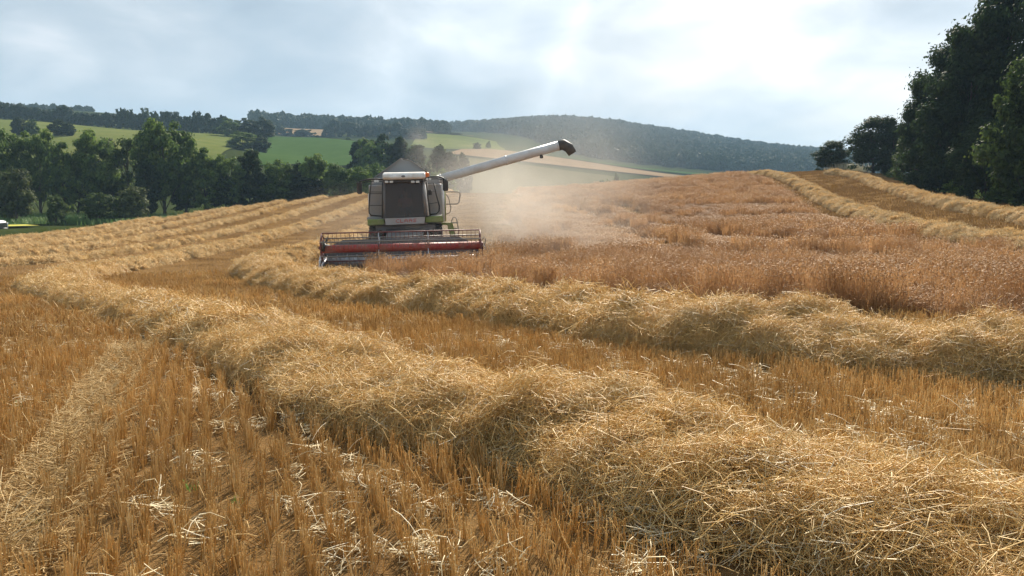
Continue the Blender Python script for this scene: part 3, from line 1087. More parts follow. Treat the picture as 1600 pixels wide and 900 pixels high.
M_RUBBER = surf_mat('tyre_rubber', (.03, .03, .032), .8, 0, .3, (.30, .23, .16), .6, 3.0)
M_TARP = surf_mat('tank_cover', (.27, .285, .295), .7, 0, .3, (.34, .33, .31), .3, 2.0, .2)
M_ORANGE = surf_mat('orange_lens', (.75, .16, .02), .25, 0, .5)
M_LENS = surf_mat('lamp_glass', (.65, .65, .62), .15, 0, .6)
M_PIPE = surf_mat('auger_paint', (.66, .66, .66), .42, 0, .45, (.42, .33, .22), .5, 1.6)
M_SEAT = surf_mat('seat_cloth', (.035, .033, .032), .9)
M_TRIM = surf_mat('cab_trim', (.17, .115, .09), .85)
M_LETTER = surf_mat('red_lettering', (.42, .035, .03), .5, 0, .3, (.4, .32, .25), .5, 5)


def glass_mat():
    m, nt, N, L = new_mat('dusty_glass')
    out = N('ShaderNodeOutputMaterial')
    tr = N('ShaderNodeBsdfTransparent'); tr.inputs[0].default_value = (.42, .36, .31, 1)
    gl = N('ShaderNodeBsdfGlossy'); gl.inputs['Roughness'].default_value = .06; gl.inputs[0].default_value = (.9, .9, .9, 1)
    du = N('ShaderNodeBsdfDiffuse'); du.inputs[0].default_value = (.34, .24, .17, 1)
    fr = N('ShaderNodeFresnel'); fr.inputs[0].default_value = 1.45
    a = N('ShaderNodeMixShader'); L(fr.outputs[0], a.inputs[0]); L(tr.outputs[0], a.inputs[1]); L(gl.outputs[0], a.inputs[2])
    nz = noise_node(nt, 2.5, 5, .6, 'Object')
    b = N('ShaderNodeMixShader'); L(math_node(nt, 'ADD', math_node(nt, 'MULTIPLY', nz, .16), .05), b.inputs[0])
    L(a.outputs[0], b.inputs[1]); L(du.outputs[0], b.inputs[2]); L(b.outputs[0], out.inputs['Surface'])
    return m


M_GLASS = glass_mat()
CX, CY = at(636.5, 410, 35.0).x, 35.0
CZ = h1(CX, CY) - .03
comb = empty('combine_harvester', (CX, CY, CZ))
comb.rotation_euler = (0, R(-1.2), R(4.5))
tag(comb, 'white and green combine harvester cutting the crop with its unloading pipe swung out', 'combine harvester')
bpy.context.view_layer.update()
CM = comb.matrix_world.copy(); CMI = CM.inverted()


def K(px, py, yl):
    """picture point -> local point of the machine at local depth yl"""
    d = ray(px, py)
    o = CMI @ Vector((0, 0, EYE)); dl = CMI.to_3x3() @ d
    return o + dl * ((yl - o.y) / dl.y)


def part(mb, name, mat, parent=comb):
    return mb.build(name, mat, parent)


# --- body
b = MB()
b.box(-1.5, 1.5, .42, 5.9, 1.55, 3.36, .05)
body = part(b, 'body', M_GREY)
b = MB()
b.prism([(5.9, 1.35), (5.9, 3.3), (6.9, 3.1), (7.9, 2.3), (8.1, 1.2), (7.5, 1.0)], -.85, .85, 'x')
part(b, 'straw_hood', M_GREY)
for s in (-1, 1):
    b = MB(); b.box(min(s * 1.5, s * 1.56), max(s * 1.5, s * 1.56), .7, 5.7, 1.7, 3.0, .02)
    part(b, 'side_panel', M_WHITE)
    b = MB(); b.box(min(s * 1.565, s * 1.575), max(s * 1.565, s * 1.575), .75, 5.65, 1.75, 2.05, .0)
    part(b, 'side_stripe', M_GREEN)
b = MB(); b.box(-1.2, 1.2, -.5, .42, 1.45, 1.72, .03)
b.box(-.95, .95, .1, 6.5, 1.0, 1.6, .03)
part(b, 'chassis', M_DGREY)
# --- grain tank and its opened covers
b = MB(); b.box(-1.4, 1.4, .9, 4.2, 3.36, 3.62, .03)
tank = part(b, 'grain_tank', M_GREY)
ap = K(627, 248, 1.3); le = K(588, 276, 1.3); re_ = K(666, 269, 1.3); ap2 = K(641, 251, 1.3)
zb = 3.60
b = MB(); b.prism([(le.x, zb), (le.x, le.z), (ap.x - .02, ap.z - .02), (ap2.x, ap2.z - .02), (re_.x, re_.z), (re_.x, zb)], 1.3, 1.34, 'y')
part(b, 'front_cover', M_TARP)
b = MB(); b.prism([(le.x, zb), (le.x, le.z), (ap.x - .02, ap.z - .02), (ap2.x, ap2.z - .02), (re_.x, re_.z), (re_.x, zb)], 3.6, 3.64, 'y')
part(b, 'rear_cover', M_TARP)
for p, q in ((le, ap), (re_, ap2)):
    b = MB()
    lo = Vector((p.x, 0, p.z)); hi = Vector((q.x, 0, q.z)); ex = (lo - hi).normalized() * .1
    b.sheet([[lo + ex + Vector((0, y, 0)) for y in (1.22, 2.4, 3.7)], [hi + Vector((0, y, 0)) for y in (1.22, 2.4, 3.7)]], .035)
    part(b, 'side_cover', M_TARP)
b = MB()
b.tube([K(589, 275.4, 1.2), K(612, 258, 1.2), K(627, 247.3, 1.2)], .022, 6); b.tube([K(641, 250.5, 1.2), K(667, 268.5, 1.2)], .028, 6)
b.tube([K(627, 247.5, 1.2), K(641, 250.8, 1.2)], .018, 6)
part(b, 'cover_rim', M_ZINC)
# --- cab
yf0, yf1 = -.92, -.78
tl, tr_, bl, br = K(600.5, 283, yf1), K(659.5, 281, yf1), K(600.5, 341, yf0), K(665.5, 338, yf0)
b = MB(); b.sheet([[bl, br], [tl, tr_]], .012)
wind = part(b, 'windscreen', M_GLASS)
b = MB()
for p, q in ((bl, tl), (br, tr_)):
    b = MB(); b.tube([p, q], .045, 8)
    part(b, 'front_pillar', M_DGREY)
b = MB(); b.tube([K(662.5, 285, -.7), K(669, 337, -.75)], .05, 8)
part(b, 'door_pillar', M_WHITE)
b = MB(); b.tube([K(598, 285, -.72), K(597.5, 341, -.8)], .035, 8); part(b, 'rubber_seal', M_BLACK)
b = MB(); b.tube([K(666.5, 285, -.6), K(672, 337, -.6)], .03, 8); part(b, 'rubber_seal', M_BLACK)
for s, p, q in ((-1, bl, tl), (1, br, tr_)):
    b = MB()
    o = Vector((s * .06, .08, 0)); bk = Vector((s * .10, 1.15, 0))
    b.sheet([[p + o, p + bk], [q + o, q + bk + Vector((0, -.1, 0))]], .01)
    part(b, 'side_window', M_GLASS)
b = MB(); b.box(-.85, .9, .34, .40, 1.75, 3.38, .0); b.box(-.84, .88, -.86, .34, 1.74, 1.80)
part(b, 'cab_shell', M_TRIM)
b = MB()
r0 = K(597, 281, -1.12); r1 = K(665, 279.5, -1.12); rt0 = K(597.5, 271.5, -1.0); rt1 = K(664, 268, -1.0)
zt = (rt0.z + rt1.z) / 2; zbm = (r0.z + r1.z) / 2
b.prism([(-1.10, zbm), (-1.17, zbm + .07), (-1.13, zt - .07), (-1.02, zt - .005), (-.5, zt + .03), (.3, zt), (.42, zt - .12), (.42, zbm)], r0.x + .02, r1.x - .02, 'x')
roof = part(b, 'cab_roof', M_WHITE)
roof.modifiers.new('bevel', 'BEVEL').width = .03
lg = K(630, 275.5, -1.175)
b = MB()
b.lathe([(-1.178, .075), (-1.15, .08)], 6, 'x', (0, 0, 0))
b.v = [(p[1] * 1.1 + lg.x, p[0], p[2] * .62 + lg.z) for p in b.v]
part(b, 'roof_emblem', M_DGREY, roof)
b = MB(); b.box(tl.x - .02, tr_.x + .04, -1.02, -.74, zbm - .11, zbm - .005, .02)
visor = part(b, 'sun_visor', M_BLACK)
for px in (604, 611.5, 645, 652.5):
    c = K(px, 284, -1.03)
    b = MB(); b.box(c.x - .07, c.x + .07, -1.06, -1.0, c.z - .045, c.z + .045, .015)
    part(b, 'work_light', M_LENS, visor)
c = K(667.5, 274, -.5)
b = MB(); b.cyl((c.x, -.5, zbm - .05), (c.x, -.5, c.z - .1), .03, 8)
bs = part(b, 'beacon_stem', M_BLACK)
b = MB(); b.lathe([(c.z - .1, .075), (c.z - .07, .09), (c.z + .05, .085), (c.z + .11, .06), (c.z + .13, .02)], 16, 'z', (c.x, -.5, 0))
part(b, 'beacon', M_ORANGE, bs)
# nose panel with the red maker's lettering
n0, n1, n2, n3 = K(601, 341.5, -1.0), K(664, 339, -1.0), K(663, 349, -.96), K(603, 351.5, -.96)
b = MB(); b.prism([(n0.x, n0.z), (n1.x, n1.z), (n2.x, n2.z), (n3.x, n3.z)], -1.0, -.8, 'y')
nose = part(b, 'nose_panel', M_PGREY)
GL = {'C': ['.###', '#...', '#...', '#...', '.###'], 'L': ['#...', '#...', '#...', '#...', '####'], 'A': ['.##.', '#..#', '####', '#..#', '#..#'],
      'S': ['.###', '#...', '.##.', '...#', '###.']}
x = K(618.5, 345, -1.0).x; zc = K(632, 345, -1.0).z; u = .034; sl_ = (n1.z - n0.z) / (n1.x - n0.x)
for ch in 'CLAAS':
    b = MB()
    for r_, row in enumerate(GL[ch]):
        for c_, q in enumerate(row):
            if q == '#':
                xx = x + c_ * u; zz = zc + (2 - r_) * u * .8 + sl_ * xx
                b.box(xx, xx + u * .96, -1.008, -.995, zz - u * .39, zz + u * .39)
    x += u * 5
    part(b, 'letter', M_LETTER, nose)
# green corner panels
b = MB(); q = [K(574, 343, -.75), K(600, 342.5, -.75), K(602, 351, -.75), K(574, 353, -.75)]
b.prism([(p.x, p.z) for p in q], -.75, -.1, 'y'); part(b, 'corner_panel', M_GREEN).modifiers.new('bevel', 'BEVEL').width = .03
b = MB(); q = [K(664.5, 339, -.75), K(691, 337, -.75), K(694, 347, -.75), K(664, 348, -.75)]
b.prism([(p.x, p.z) for p in q], -.75, -.1, 'y'); part(b, 'corner_panel', M_GREEN).modifiers.new('bevel', 'BEVEL').width = .03
b = MB(); b.box(K(573, 340, -.3).x, bl.x - .05, -.32, -.1, K(590, 343, -.3).z, K(590, 339, -.3).z, .02)
part(b, 'platform', M_GREY)
b = MB(); b.box(br.x + .06, K(695, 340, -.3).x, -.32, .42, K(680, 340, -.3).z, K(680, 336.5, -.3).z, .02)
part(b, 'platform', M_GREY)
# inside the cab
b = MB(); b.box(-.28, .30, -.28, .24, 2.05, 2.22, .05); b.box(-.26, .28, .16, .30, 2.2, 2.95, .06)
part(b, 'driver_seat', M_SEAT)
b = MB(); b.tube([(0, -.72, 1.8), (0, -.52, 2.42)], .04, 8)
b.tube([(.19 * math.cos(t), -.50 + .19 * math.sin(t) * .75, 2.44 + .19 * math.sin(t) * .6) for t in np.linspace(0, 2 * math.pi, 18, endpoint=False)], .016, 6, True)
part(b, 'steering_wheel', M_BLACK)
# mirrors on black arms
for arm, m0, m1 in (([(600, 281), (588, 279.5), (574, 280.5), (564, 283), (561, 287)], (557, 284), (566, 303)),
                    ([(662, 280), (672, 276.5), (684, 276), (692, 278), (695, 282)], (691.5, 280), (700.5, 298.5))):
    b = MB(); b.tube([K(*p, -.95) for p in arm], .035, 8)
    b.tube([K(p[0], p[1] + 3.2, -.95) for p in arm[:4]], .02, 6)
    a_ = part(b, 'mirror_arm', M_BLACK)
    p, q = K(*m0, -.95), K(*m1, -.95)
    b = MB(); b.box(p.x, q.x, -1.0, -.86, q.z, p.z, .05)
    part(b, 'mirror', M_BLACK, a_)
for px, py in ((586.5, 283), (590, 283), (667.5, 280), (672, 279.5)):
    c = K(px, py, -1.0)
    b = MB(); b.lathe([(-.03, .05), (.03, .05)], 10, 'x', (0, 0, 0))
    k = len(b.v) - 20
    for i in range(k, len(b.v)): v = b.v[i]; b.v[i] = (v[1] + c.x, v[0] - 1.0, v[2] + c.z)
    part(b, 'arm_light', M_LENS)
# guard rail left of the cab, door rail right of it
b = MB()
b.tube([K(580.5, 284, -.35), K(578, 300, -.35), K(576.5, 326, -.35), K(577, 333, -.35), K(580, 336.5, -.35), K(598, 338, -.35)], .026, 8)
for y in (300, 302.6, 321): b.tube([K(578, y, -.35), K(598, y, -.35)], .014, 6)
part(b, 'guard_rail', M_BLACK)
b = MB()
b.tube([K(678, 286, -.4), K(682, 305, -.4), K(686.5, 322, -.4), K(686, 330, -.4), K(682, 334, -.4), K(667, 336, -.4)], .028, 8)
b.tube([K(664, 300, -.4), K(680, 299, -.4)], .012, 6); b.tube([K(667, 319, -.4), K(686, 316, -.4)], .012, 6)
part(b, 'door_rail', M_BLACK)
p, q = K(669, 297, -.42), K(675, 304.5, -.42)
b = MB(); b.box(p.x, q.x, -.5, -.38, q.z, p.z, .02); part(b, 'control_box', M_BLACK)
b = MB(); b.tube([K(691.5, 288, -.3), K(693.5, 345, -.3)], .055, 8); part(b, 'corner_post', M_WHITE)
b = MB(); b.tube([K(695, 296, -.1), K(696, 346, -.1)], .03, 8); part(b, 'handrail_post', M_GREEN)
b = MB(); b.tube([K(695, 300, -.2), K(715, 299.6, -.2), K(718.5, 301, -.2), K(719, 305, -.2), K(717, 316, -.2), K(714.5, 318.6, -.2), K(697, 319, -.2)], .022, 8)
b.tube([K(696, 302, .1), K(701, 309, .1), K(704.5, 325, .1), K(703, 332, .1), K(697, 335, .1)], .018, 8)
part(b, 'handrail', M_ZINC)
b = MB(); b.tube([K(706, 366, -.1), K(705.5, 345, -.1), K(708, 339.5, -.1), K(712, 339.5, -.1), K(714, 345, -.1), K(717, 362, -.1), K(714, 368, -.1), K(710, 367, -.1)], .02, 8)
for y in (348, 357, 366): b.tube([K(705.8, y, -.1), K(715, y, -.1)], .025, 6)
part(b, 'ladder', M_ZINC)
b = MB(); q = [K(690, 347.5, -.2), K(707, 348, -.2), K(713, 371, -.2), K(704, 372, -.2), K(699, 352, -.2), K(690, 351, -.2)]
b.prism([(p.x, p.z) for p in q], -.2, -.05, 'y'); part(b, 'ladder_bracket', M_GREEN)
# wheels


def wheel(x, y, r, w, mat_rim):
    b = MB()
    h = w / 2
    b.lathe([(-h * .55, r * .55), (-h * .95, r * .62), (-h, r * .82), (-h * .86, r * .95), (-h * .5, r), (h * .5, r), (h * .86, r * .95), (h, r * .82), (h * .95, r * .62), (h * .55, r * .55)], 40, 'x', (x, y, r))
    n = 22
    for k in range(n):                       # lugs
        for s in (-1, 1):
            t = 2 * math.pi * (k + (.5 if s > 0 else 0)) / n
            Mx = Matrix.Translation((x, y, r)) @ Matrix.Rotation(t, 4, 'X') @ Matrix.Translation((s * h * .45, 0, r * 1.005)) @ Matrix.Rotation(s * .7, 4, 'Z')
            b.box(-h * .55, h * .55, -.035, .035, -.03, .035, .0, Mx)
    ty = part(b, 'wheel', M_RUBBER)
    b = MB(); b.lathe([(-h * .4, r * .54), (-h * .1, r * .5), (-h * .05, .18), (h * .3, .15), (h * .35, .02)] if x < 0 else [(-h * .35, .02), (-h * .3, .15), (h * .05, .18), (h * .1, r * .5), (h * .4, r * .54)], 28, 'x', (x, y, r))
    part(b, 'rim', mat_rim, ty)


for s in (-1, 1):
    wheel(s * 1.17, .05, .84, .66, M_RED)
    wheel(s * 1.15, 5.2, .52, .42, M_RED)
# --- feeder house and header
b = MB(); b.prism([(.3, 1.65), (-.6, 1.55), (-2.75, 1.05), (-2.75, .4), (-.3, .75), (.3, .9)], -.72, .72, 'x')
part(b, 'feeder_house', M_DGREY)
YH = -2.7
b = MB()
b.prism([(-2.95, .22), (-2.95, .98), (-2.25, 1.28), (2.1, 1.31), (2.62, 1.05), (2.95, 1.02), (2.95, .22)], YH, YH + .08, 'y')
b.prism([(YH, .22), (YH, .30), (YH - .5, .18), (YH - 1.2, .16), (YH - 1.2, .11), (YH - .4, .12)], -2.95, 2.95, 'x')
header = part(b, 'header', M_DGREY)
b = MB(); b.box(-2.97, 2.97, YH - .03, YH + .12, 1.0, 1.04)
part(b, 'header_beam', M_ZINC, header)
for s in (-1, 1):
    b = MB(); b.prism([(YH + .08, .15), (YH + .08, 1.0), (YH - .4, 1.02), (YH - 1.3, .62), (YH - 1.55, .16)], s * 2.95, s * 3.0, 'x')
    part(b, 'end_plate', M_DRED if s > 0 else M_STEEL, header)
b = MB(); b.lathe([(-2.9, .20), (2.9, .20)], 24, 'x', (0, YH - .55, .46))
for s in (-1, 1):                            # flighting
    pv = None
    for k in range(0, 150):
        x_ = s * (2.88 - k * .0155); t = k * .27
        a_ = (x_, YH - .55 + .2 * math.cos(t), .46 + .2 * math.sin(t)); c_ = (x_, YH - .55 + .31 * math.cos(t), .46 + .31 * math.sin(t))
        if pv: b.add([pv[0], pv[1], c_, a_, (pv[0][0] + .012, *pv[0][1:]), (pv[1][0] + .012, *pv[1][1:]), (c_[0] + .012, *c_[1:]), (a_[0] + .012, *a_[1:])],
                     [(0, 1, 2, 3), (7, 6, 5, 4), (1, 5, 6, 2)])
        pv = (a_, c_)
part(b, 'feed_auger', M_STEEL, header)
b = MB()
for k in range(78):
    x_ = -2.94 + k * .0762
    b.prism([(x_ - .012, YH - 1.2), (x_ + .012, YH - 1.2), (x_ + .003, YH - 1.32), (x_ - .003, YH - 1.32)], .12, .145, 'z')
b.box(-2.95, 2.95, YH - 1.215, YH - 1.17, .105, .16)
part(b, 'cutter_bar', M_STEEL, header)
# reel
RX, RY, RZ, RR = 2.86, -3.95, 1.09, .52
b = MB(); b.lathe([(-RX, .145), (RX, .145)], 24, 'x', (0, RY, RZ - .06))
reel = part(b, 'reel', M_RED)
b0 = R(84)
xs_sp = [-RX, K(592, 380, RY).x, K(669, 378, RY).x, RX]
for k in range(6):
    t = b0 + k * math.pi / 3
    y_, z_ = RY - RR * math.cos(t), RZ + RR * math.sin(t)
    b = MB(); b.tube([(-RX, y_, z_), (RX, y_, z_)], .024, 8)
    for i in range(38):
        x_ = -RX + .08 + i * .152
        b.tube([(x_, y_, z_), (x_, y_ + .03, z_ - .13), (x_, y_ + .09, z_ - .25)], [.011, .008, .006], 4)
    part(b, 'reel_bat', M_DRED if k in (0, 3) else M_ZINC, reel)
for i, x_ in enumerate(xs_sp):
    b = MB()
    ring = []
    for k in range(6):
        t = b0 + k * math.pi / 3
        p = (x_, RY - RR * math.cos(t), RZ + RR * math.sin(t)); ring.append(p)
        b.tube([(x_, RY, RZ - .03), p], .022, 6)
    if i in (0, 3): b.tube(ring, .022, 6, True)
    part(b, 'reel_spider', M_DRED if i in (0, 3) else M_STEEL, reel)
for s in (-1, 1):
    b = MB(); b.tube([(s * 2.93, YH + .1, 1.05), (s * 2.93, RY + .1, RZ + .02), (s * 2.93, RY - .15, RZ - .02)], .05, 8)
    part(b, 'reel_arm', M_DRED, header)
c = K(507, 386, RY)
b = MB(); b.lathe([(-.14, .12), (-.1, .2), (.02, .2), (.05, .1), (.2, .07)], 20, 'x', (c.x, RY, c.z))
b.tube([(c.x, RY, c.z + .1), (c.x + .1, RY + .3, c.z + .35), (-2.9, YH, 1.1)], .02, 6)
part(b, 'reel_motor', M_BLACK, header)
# crop divider with its silver blade, and the pale right hand shield
tp_, md = K(500.5, 428, -5.0), K(511, 402, -3.9)
b = MB(); b.sheet([[tp_, Vector((-3.0, -4.0, .10))], [(tp_ + md) / 2 + Vector((-.02, -.05, .02)), Vector((-2.98, -3.6, .45))], [md, Vector((-2.96, -3.3, .72))]], .03)
b.tube([tp_, (tp_ + md) / 2 + Vector((-.03, -.08, .03)), md], [.012, .03, .04], 8)
part(b, 'crop_divider', M_STEEL, header)
c = K(757.5, 392, -3.6)
b = MB()
g_ = []
for i in range(7):
    t = i / 6
    g_.append([(c.x - .12 + .24 * math.sin(t * 2.2), -3.9 + .5 * j, c.z + .30 - .62 * t) for j in (0, 1, 2)])
b.sheet(g_, .03); part(b, 'belt_shield', M_WHITE, header)
b = MB(); b.tube([K(751, 378, -3.5), K(756, 371, -3.5), K(759, 373, -3.5), K(757, 384, -3.5)], .018, 6); part(b, 'hose', M_ZINC, header)
# --- unloading pipe swung out
pa, pb = K(688, 279.5, 1.7), K(873, 227.5, 1.7)
b = MB(); b.tube([Vector((1.2, 1.75, 2.9)), Vector((1.35, 1.75, 3.25)), pa - (pb - pa).normalized() * .25, pa], [.22, .22, .22, .20], 20)
part(b, 'pipe_elbow', M_PIPE)
b = MB(); m_ = pa.lerp(pb, .55)
b.tube([pa, m_ - (pb - pa).normalized() * .02, m_, pb], [.19, .19, .20, .20], 24)
dr_ = (pb - pa).normalized()
for t in (.0, .55, .985): b.tube([pa.lerp(pb, t), pa.lerp(pb, t) + dr_ * .06], .212, 24)
pipe = part(b, 'unloading_pipe', M_PIPE)
b = MB()
e0 = pb - dr_ * .02
pts = [e0, K(880, 226, 1.7), K(889, 231, 1.7), K(894.5, 240, 1.7)]
b.tube([Vector(p) for p in pts], [.215, .23, .225, .19], 16)
part(b, 'spout', M_BLACK, pipe)
b = MB(); h0 = K(845, 238, 1.6); b.tube([h0, K(845.5, 243, 1.6)], .022, 6)
lc = K(846, 244.5, 1.6); b.lathe([(lc.z - .08, .05), (lc.z - .04, .08), (lc.z + .06, .06)], 12, 'z', (lc.x, 1.6, 0)); part(b, 'pipe_lamp', M_BLACK, pipe)

# --- driver
M_SKIN = surf_mat('skin', (.46, .29, .21), .55, 0, .4)
M_SHIRT = surf_mat('red_cloth', (.48, .06, .05), .85, 0, .2)
M_TROUS = surf_mat('dark_cloth', (.05, .055, .08), .85, 0, .2)
M_HAIR = surf_mat('hair', (.05, .035, .025), .7, 0, .3)


def skinned(name, verts, edges, radii, mat, parent=None, sub=2, root=0):
    me = bpy.data.meshes.new(name); me.from_pydata(verts, edges, []); me.update()
    o = link(bpy.data.objects.new(name, me), parent)
    o.modifiers.new('skin', 'SKIN')
    if not me.skin_vertices: me.attributes  # layer is made by the modifier's first evaluation
    import bmesh
    bm = bmesh.new(); bm.from_mesh(me)
    ly = bm.verts.layers.skin.verify()
    bm.verts.ensure_lookup_table()
    for i, v in enumerate(bm.verts):
        r_ = radii[i]; v[ly].radius = (r_, r_) if not isinstance(r_, tuple) else r_
        v[ly].use_root = (i == root)
    bm.to_mesh(me); bm.free()
    sb = o.modifiers.new('sub', 'SUBSURF'); sb.levels = sub; sb.render_levels = sub
    me.materials.append(mat)
    return o


per = bpy.data.objects.new('person', None); link(per); per.matrix_world = CM @ Matrix.Translation((0.0, -.02, 2.22))
tag(per, 'driver in a red shirt seated at the wheel behind the dusty windscreen', 'person')
bv = [(0, 0, .08), (0, .02, .3), (0, .04, .5), (0, .02, .58), (0, 0, .66), (0, -.02, .76), (0, -.03, .86)]
be = [(0, 1), (1, 2), (2, 3), (3, 4), (4, 5), (5, 6)]
br_ = [.14, .13, .15, .07, .075, .10, .08]
for s in (-1, 1):
    i = len(bv)
    bv += [(s * .19, .03, .50), (s * .24, -.12, .28), (s * .16, -.36, .25), (s * .13, -.45, .27)]; br_ += [.065, .05, .038, .035]
    be += [(2, i), (i, i + 1), (i + 1, i + 2), (i + 2, i + 3)]
    for f_ in range(4):
        j = len(bv); fx = s * (.10 + .022 * f_)
        bv += [(fx, -.49, .285 - .004 * f_), (fx, -.515, .262), (fx, -.505, .235 + .004 * f_)]; br_ += [.011, .010, .009]
        be += [(i + 3, j), (j, j + 1), (j + 1, j + 2)]
    j = len(bv); bv += [(s * .085, -.46, .265), (s * .075, -.49, .245)]; br_ += [.013, .010]; be += [(i + 3, j), (j, j + 1)]
    k = len(bv)
    bv += [(s * .10, -.05, .06), (s * .13, -.42, .04), (s * .13, -.46, -.36), (s * .13, -.58, -.40)]; br_ += [.10, .075, .055, .04]
    be += [(0, k), (k, k + 1), (k + 1, k + 2), (k + 2, k + 3)]
skinned('body', bv, be, br_, M_SKIN, per)
sv = [(0, 0, .1), (0, .02, .3), (0, .04, .5), (0, .025, .585)]; se = [(0, 1), (1, 2), (2, 3)]; srr = [(.19, .155), (.18, .145), (.19, .16), .085]
for s in (-1, 1):
    i = len(sv); sv += [(s * .19, .03, .5), (s * .225, -.06, .37)]; srr += [.085, .068]; se += [(2, i), (i, i + 1)]
skinned('shirt', sv, se, srr, M_SHIRT, per)
tv = [(0, 0, .08)]; te = []; trr = [.16]
for s in (-1, 1):
    i = len(tv); tv += [(s * .10, -.05, .06), (s * .13, -.42, .04), (s * .13, -.46, -.3)]; trr += [.115, .09, .075]; te += [(0, i), (i, i + 1), (i + 1, i + 2)]
skinned('trousers', tv, te, trr, M_TROUS, per)
skinned('hair', [(0, .03, .84), (0, .0, .90), (0, -.06, .895)], [(0, 1), (1, 2)], [.085, .07, .045], M_HAIR, per)
for s in (-1, 1):
    b = MB(); b.lathe([(-.002, .004), (.0, .012), (.012, .012)], 8, 'x', (0, 0, 0))
    b.v = [(v[1] + s * .033, v[0] - .118, v[2] + .775) for v in b.v]
    b.build('eye', M_BLACK, per)
b = MB(); b.tube([(0, -.105, .79), (0, -.14, .745), (0, -.115, .738)], [.01, .018, .01], 8); b.build('nose', M_SKIN, per)
b = MB(); b.tube([(-.03, -.108, .71), (0, -.116, .708), (.03, -.108, .71)], .006, 6); b.build('mouth', M_RED, per)

# ------------------------------------------------------------------ trees


def leaf_quads(P, Nrm, size, g, stretch=1.5):
    """folded diamond leaves / leaf sprays: (n) -> verts, faces"""
    n = len(P)
    Nrm = Nrm / (np.linalg.norm(Nrm, axis=1)[:, None] + 1e-9)
    q = g.normal(size=(n, 3)); a = np.cross(Nrm, q); a /= np.linalg.norm(a, axis=1)[:, None] + 1e-9
    b_ = np.cross(Nrm, a)
    s = (size * g.uniform(.6, 1.35, n))[:, None]
    fold = Nrm * s * g.uniform(-.3, .1, n)[:, None]
    v = np.stack([P - a * s * stretch * .5, P + b_ * s * .5 + fold, P + a * s * stretch * .5, P - b_ * s * .5 + fold], 1)
    f = np.arange(n)[:, None] * 4 + np.array([[0, 1, 2, 3]])
    return v.reshape(-1, 3), f


def crown_points(g, shape, h, w, z0, nclump, nleaf):
    """clumps spread through a lumpy crown volume"""
    cz, hz = (z0 + h) / 2, (h - z0) / 2
    r = w / 2
    C_, Rc = [], []
    ph = g.uniform(0, 6.28, 6)
    while len(C_) < nclump:
        d = g.normal(size=3); d /= np.linalg.norm(d)
        rad = g.uniform(.30, 1.0) ** .55
        t = d[2] * rad                      # -1 .. 1 up the crown
        if shape == 'cone': prof = max(.14, (1 - (t + 1) / 2) ** .8 * 1.25)
        elif shape == 'tall': prof = (1 - abs(t) ** 3) ** .6 * (1.0 - .25 * t)
        elif shape == 'bush': prof = (1 - max(0, t) ** 2) ** .5
        else: prof = 1.0
        lump = 1 + .18 * math.sin(3 * math.atan2(d[1], d[0]) + ph[0]) * math.cos(2.2 * t + ph[1]) + .12 * math.sin(5 * math.atan2(d[1], d[0]) + ph[2] + 4 * t)
        if shape in ('cone', 'tall', 'bush'):
            hl = math.hypot(d[0], d[1]) + 1e-6
            rr = rad * prof * lump * math.sqrt(g.uniform(.25, 1))
            p = np.array([d[0] / hl * rr * r, d[1] / hl * rr * r, cz + t * hz])
        else:
            p = np.array([d[0] * rad * r * lump, d[1] * rad * r * lump, cz + d[2] * rad * hz * (lump * .5 + .5)])
        C_.append(p); Rc.append(w * g.uniform(.09, .17) * (1.0 if shape != 'cone' else .75))
    C_ = np.array(C_); Rc = np.array(Rc)
    wgt = Rc ** 2; wgt /= wgt.sum()
    k = g.choice(nclump, nleaf, p=wgt)
    d = g.normal(size=(nleaf, 3)); d /= np.linalg.norm(d, axis=1)[:, None]
    rad = g.random(nleaf) ** .45
    rad = np.where(g.random(nleaf) < .13, rad * g.uniform(1.1, 1.7, nleaf), rad)
    P = C_[k] + d * (rad * Rc[k])[:, None] * np.array([1, 1, .72])
    P[:, 2] = np.maximum(P[:, 2], .12 * g.random(nleaf) + z0 * .8)
    Nrm = d + np.array([0, 0, .55]) + g.normal(0, .45, (nleaf, 3))
    shade = np.clip(.45 + g.normal(0, .22, nleaf) + (g.normal(0, .16, nclump))[k], 0, 1)
    return P, Nrm, shade, C_


def tree_kind(seed, shape, h, w, z0, nclump, nleaf, leaf, mat, trunk_r, limbs=10):
    g = np.random.default_rng(seed)
    P, Nrm, sh, C_ = crown_points(g, shape, h, w, z0, nclump, nleaf)
    v, f = leaf_quads(P, Nrm, np.full(len(P), leaf), g)
    crown = np_mesh('crown', v, f, {'rnd': ('FACE', 'FLOAT', sh.astype(np.float32))})
    crown.materials.append(mat)
    b = MB()
    top = z0 + (h - z0) * (.55 if shape != 'cone' else .9)
    bend = g.normal(0, .03 * h, 2)
    tr = [(0, 0, -.3), (bend[0] * .1, bend[1] * .1, h * .12), (bend[0] * .5, bend[1] * .5, top * .55), (bend[0], bend[1], top)]
    b.tube(tr, [trunk_r * 1.35, trunk_r, trunk_r * .7, trunk_r * .2], 8)
    order = g.permutation(len(C_))[:limbs]
    for i in order:
        c = C_[i]
        s = min(max((c[2] - .35 * (h - z0)) / top, .15), .85)
        j = s * (len(tr) - 1); a = int(j); fr = j - a
        st = Vector(tr[a]).lerp(Vector(tr[min(a + 1, 3)]), fr)
        mid = st.lerp(Vector(c), .5) + Vector((0, 0, .06 * h))
        b.tube([st, mid, Vector(c)], [trunk_r * .4, trunk_r * .24, trunk_r * .06], 5)
    trunk = b.mesh('trunk'); trunk.materials.append(M_BARK)
    return dict(crown=crown, trunk=trunk, h=h, w=w)


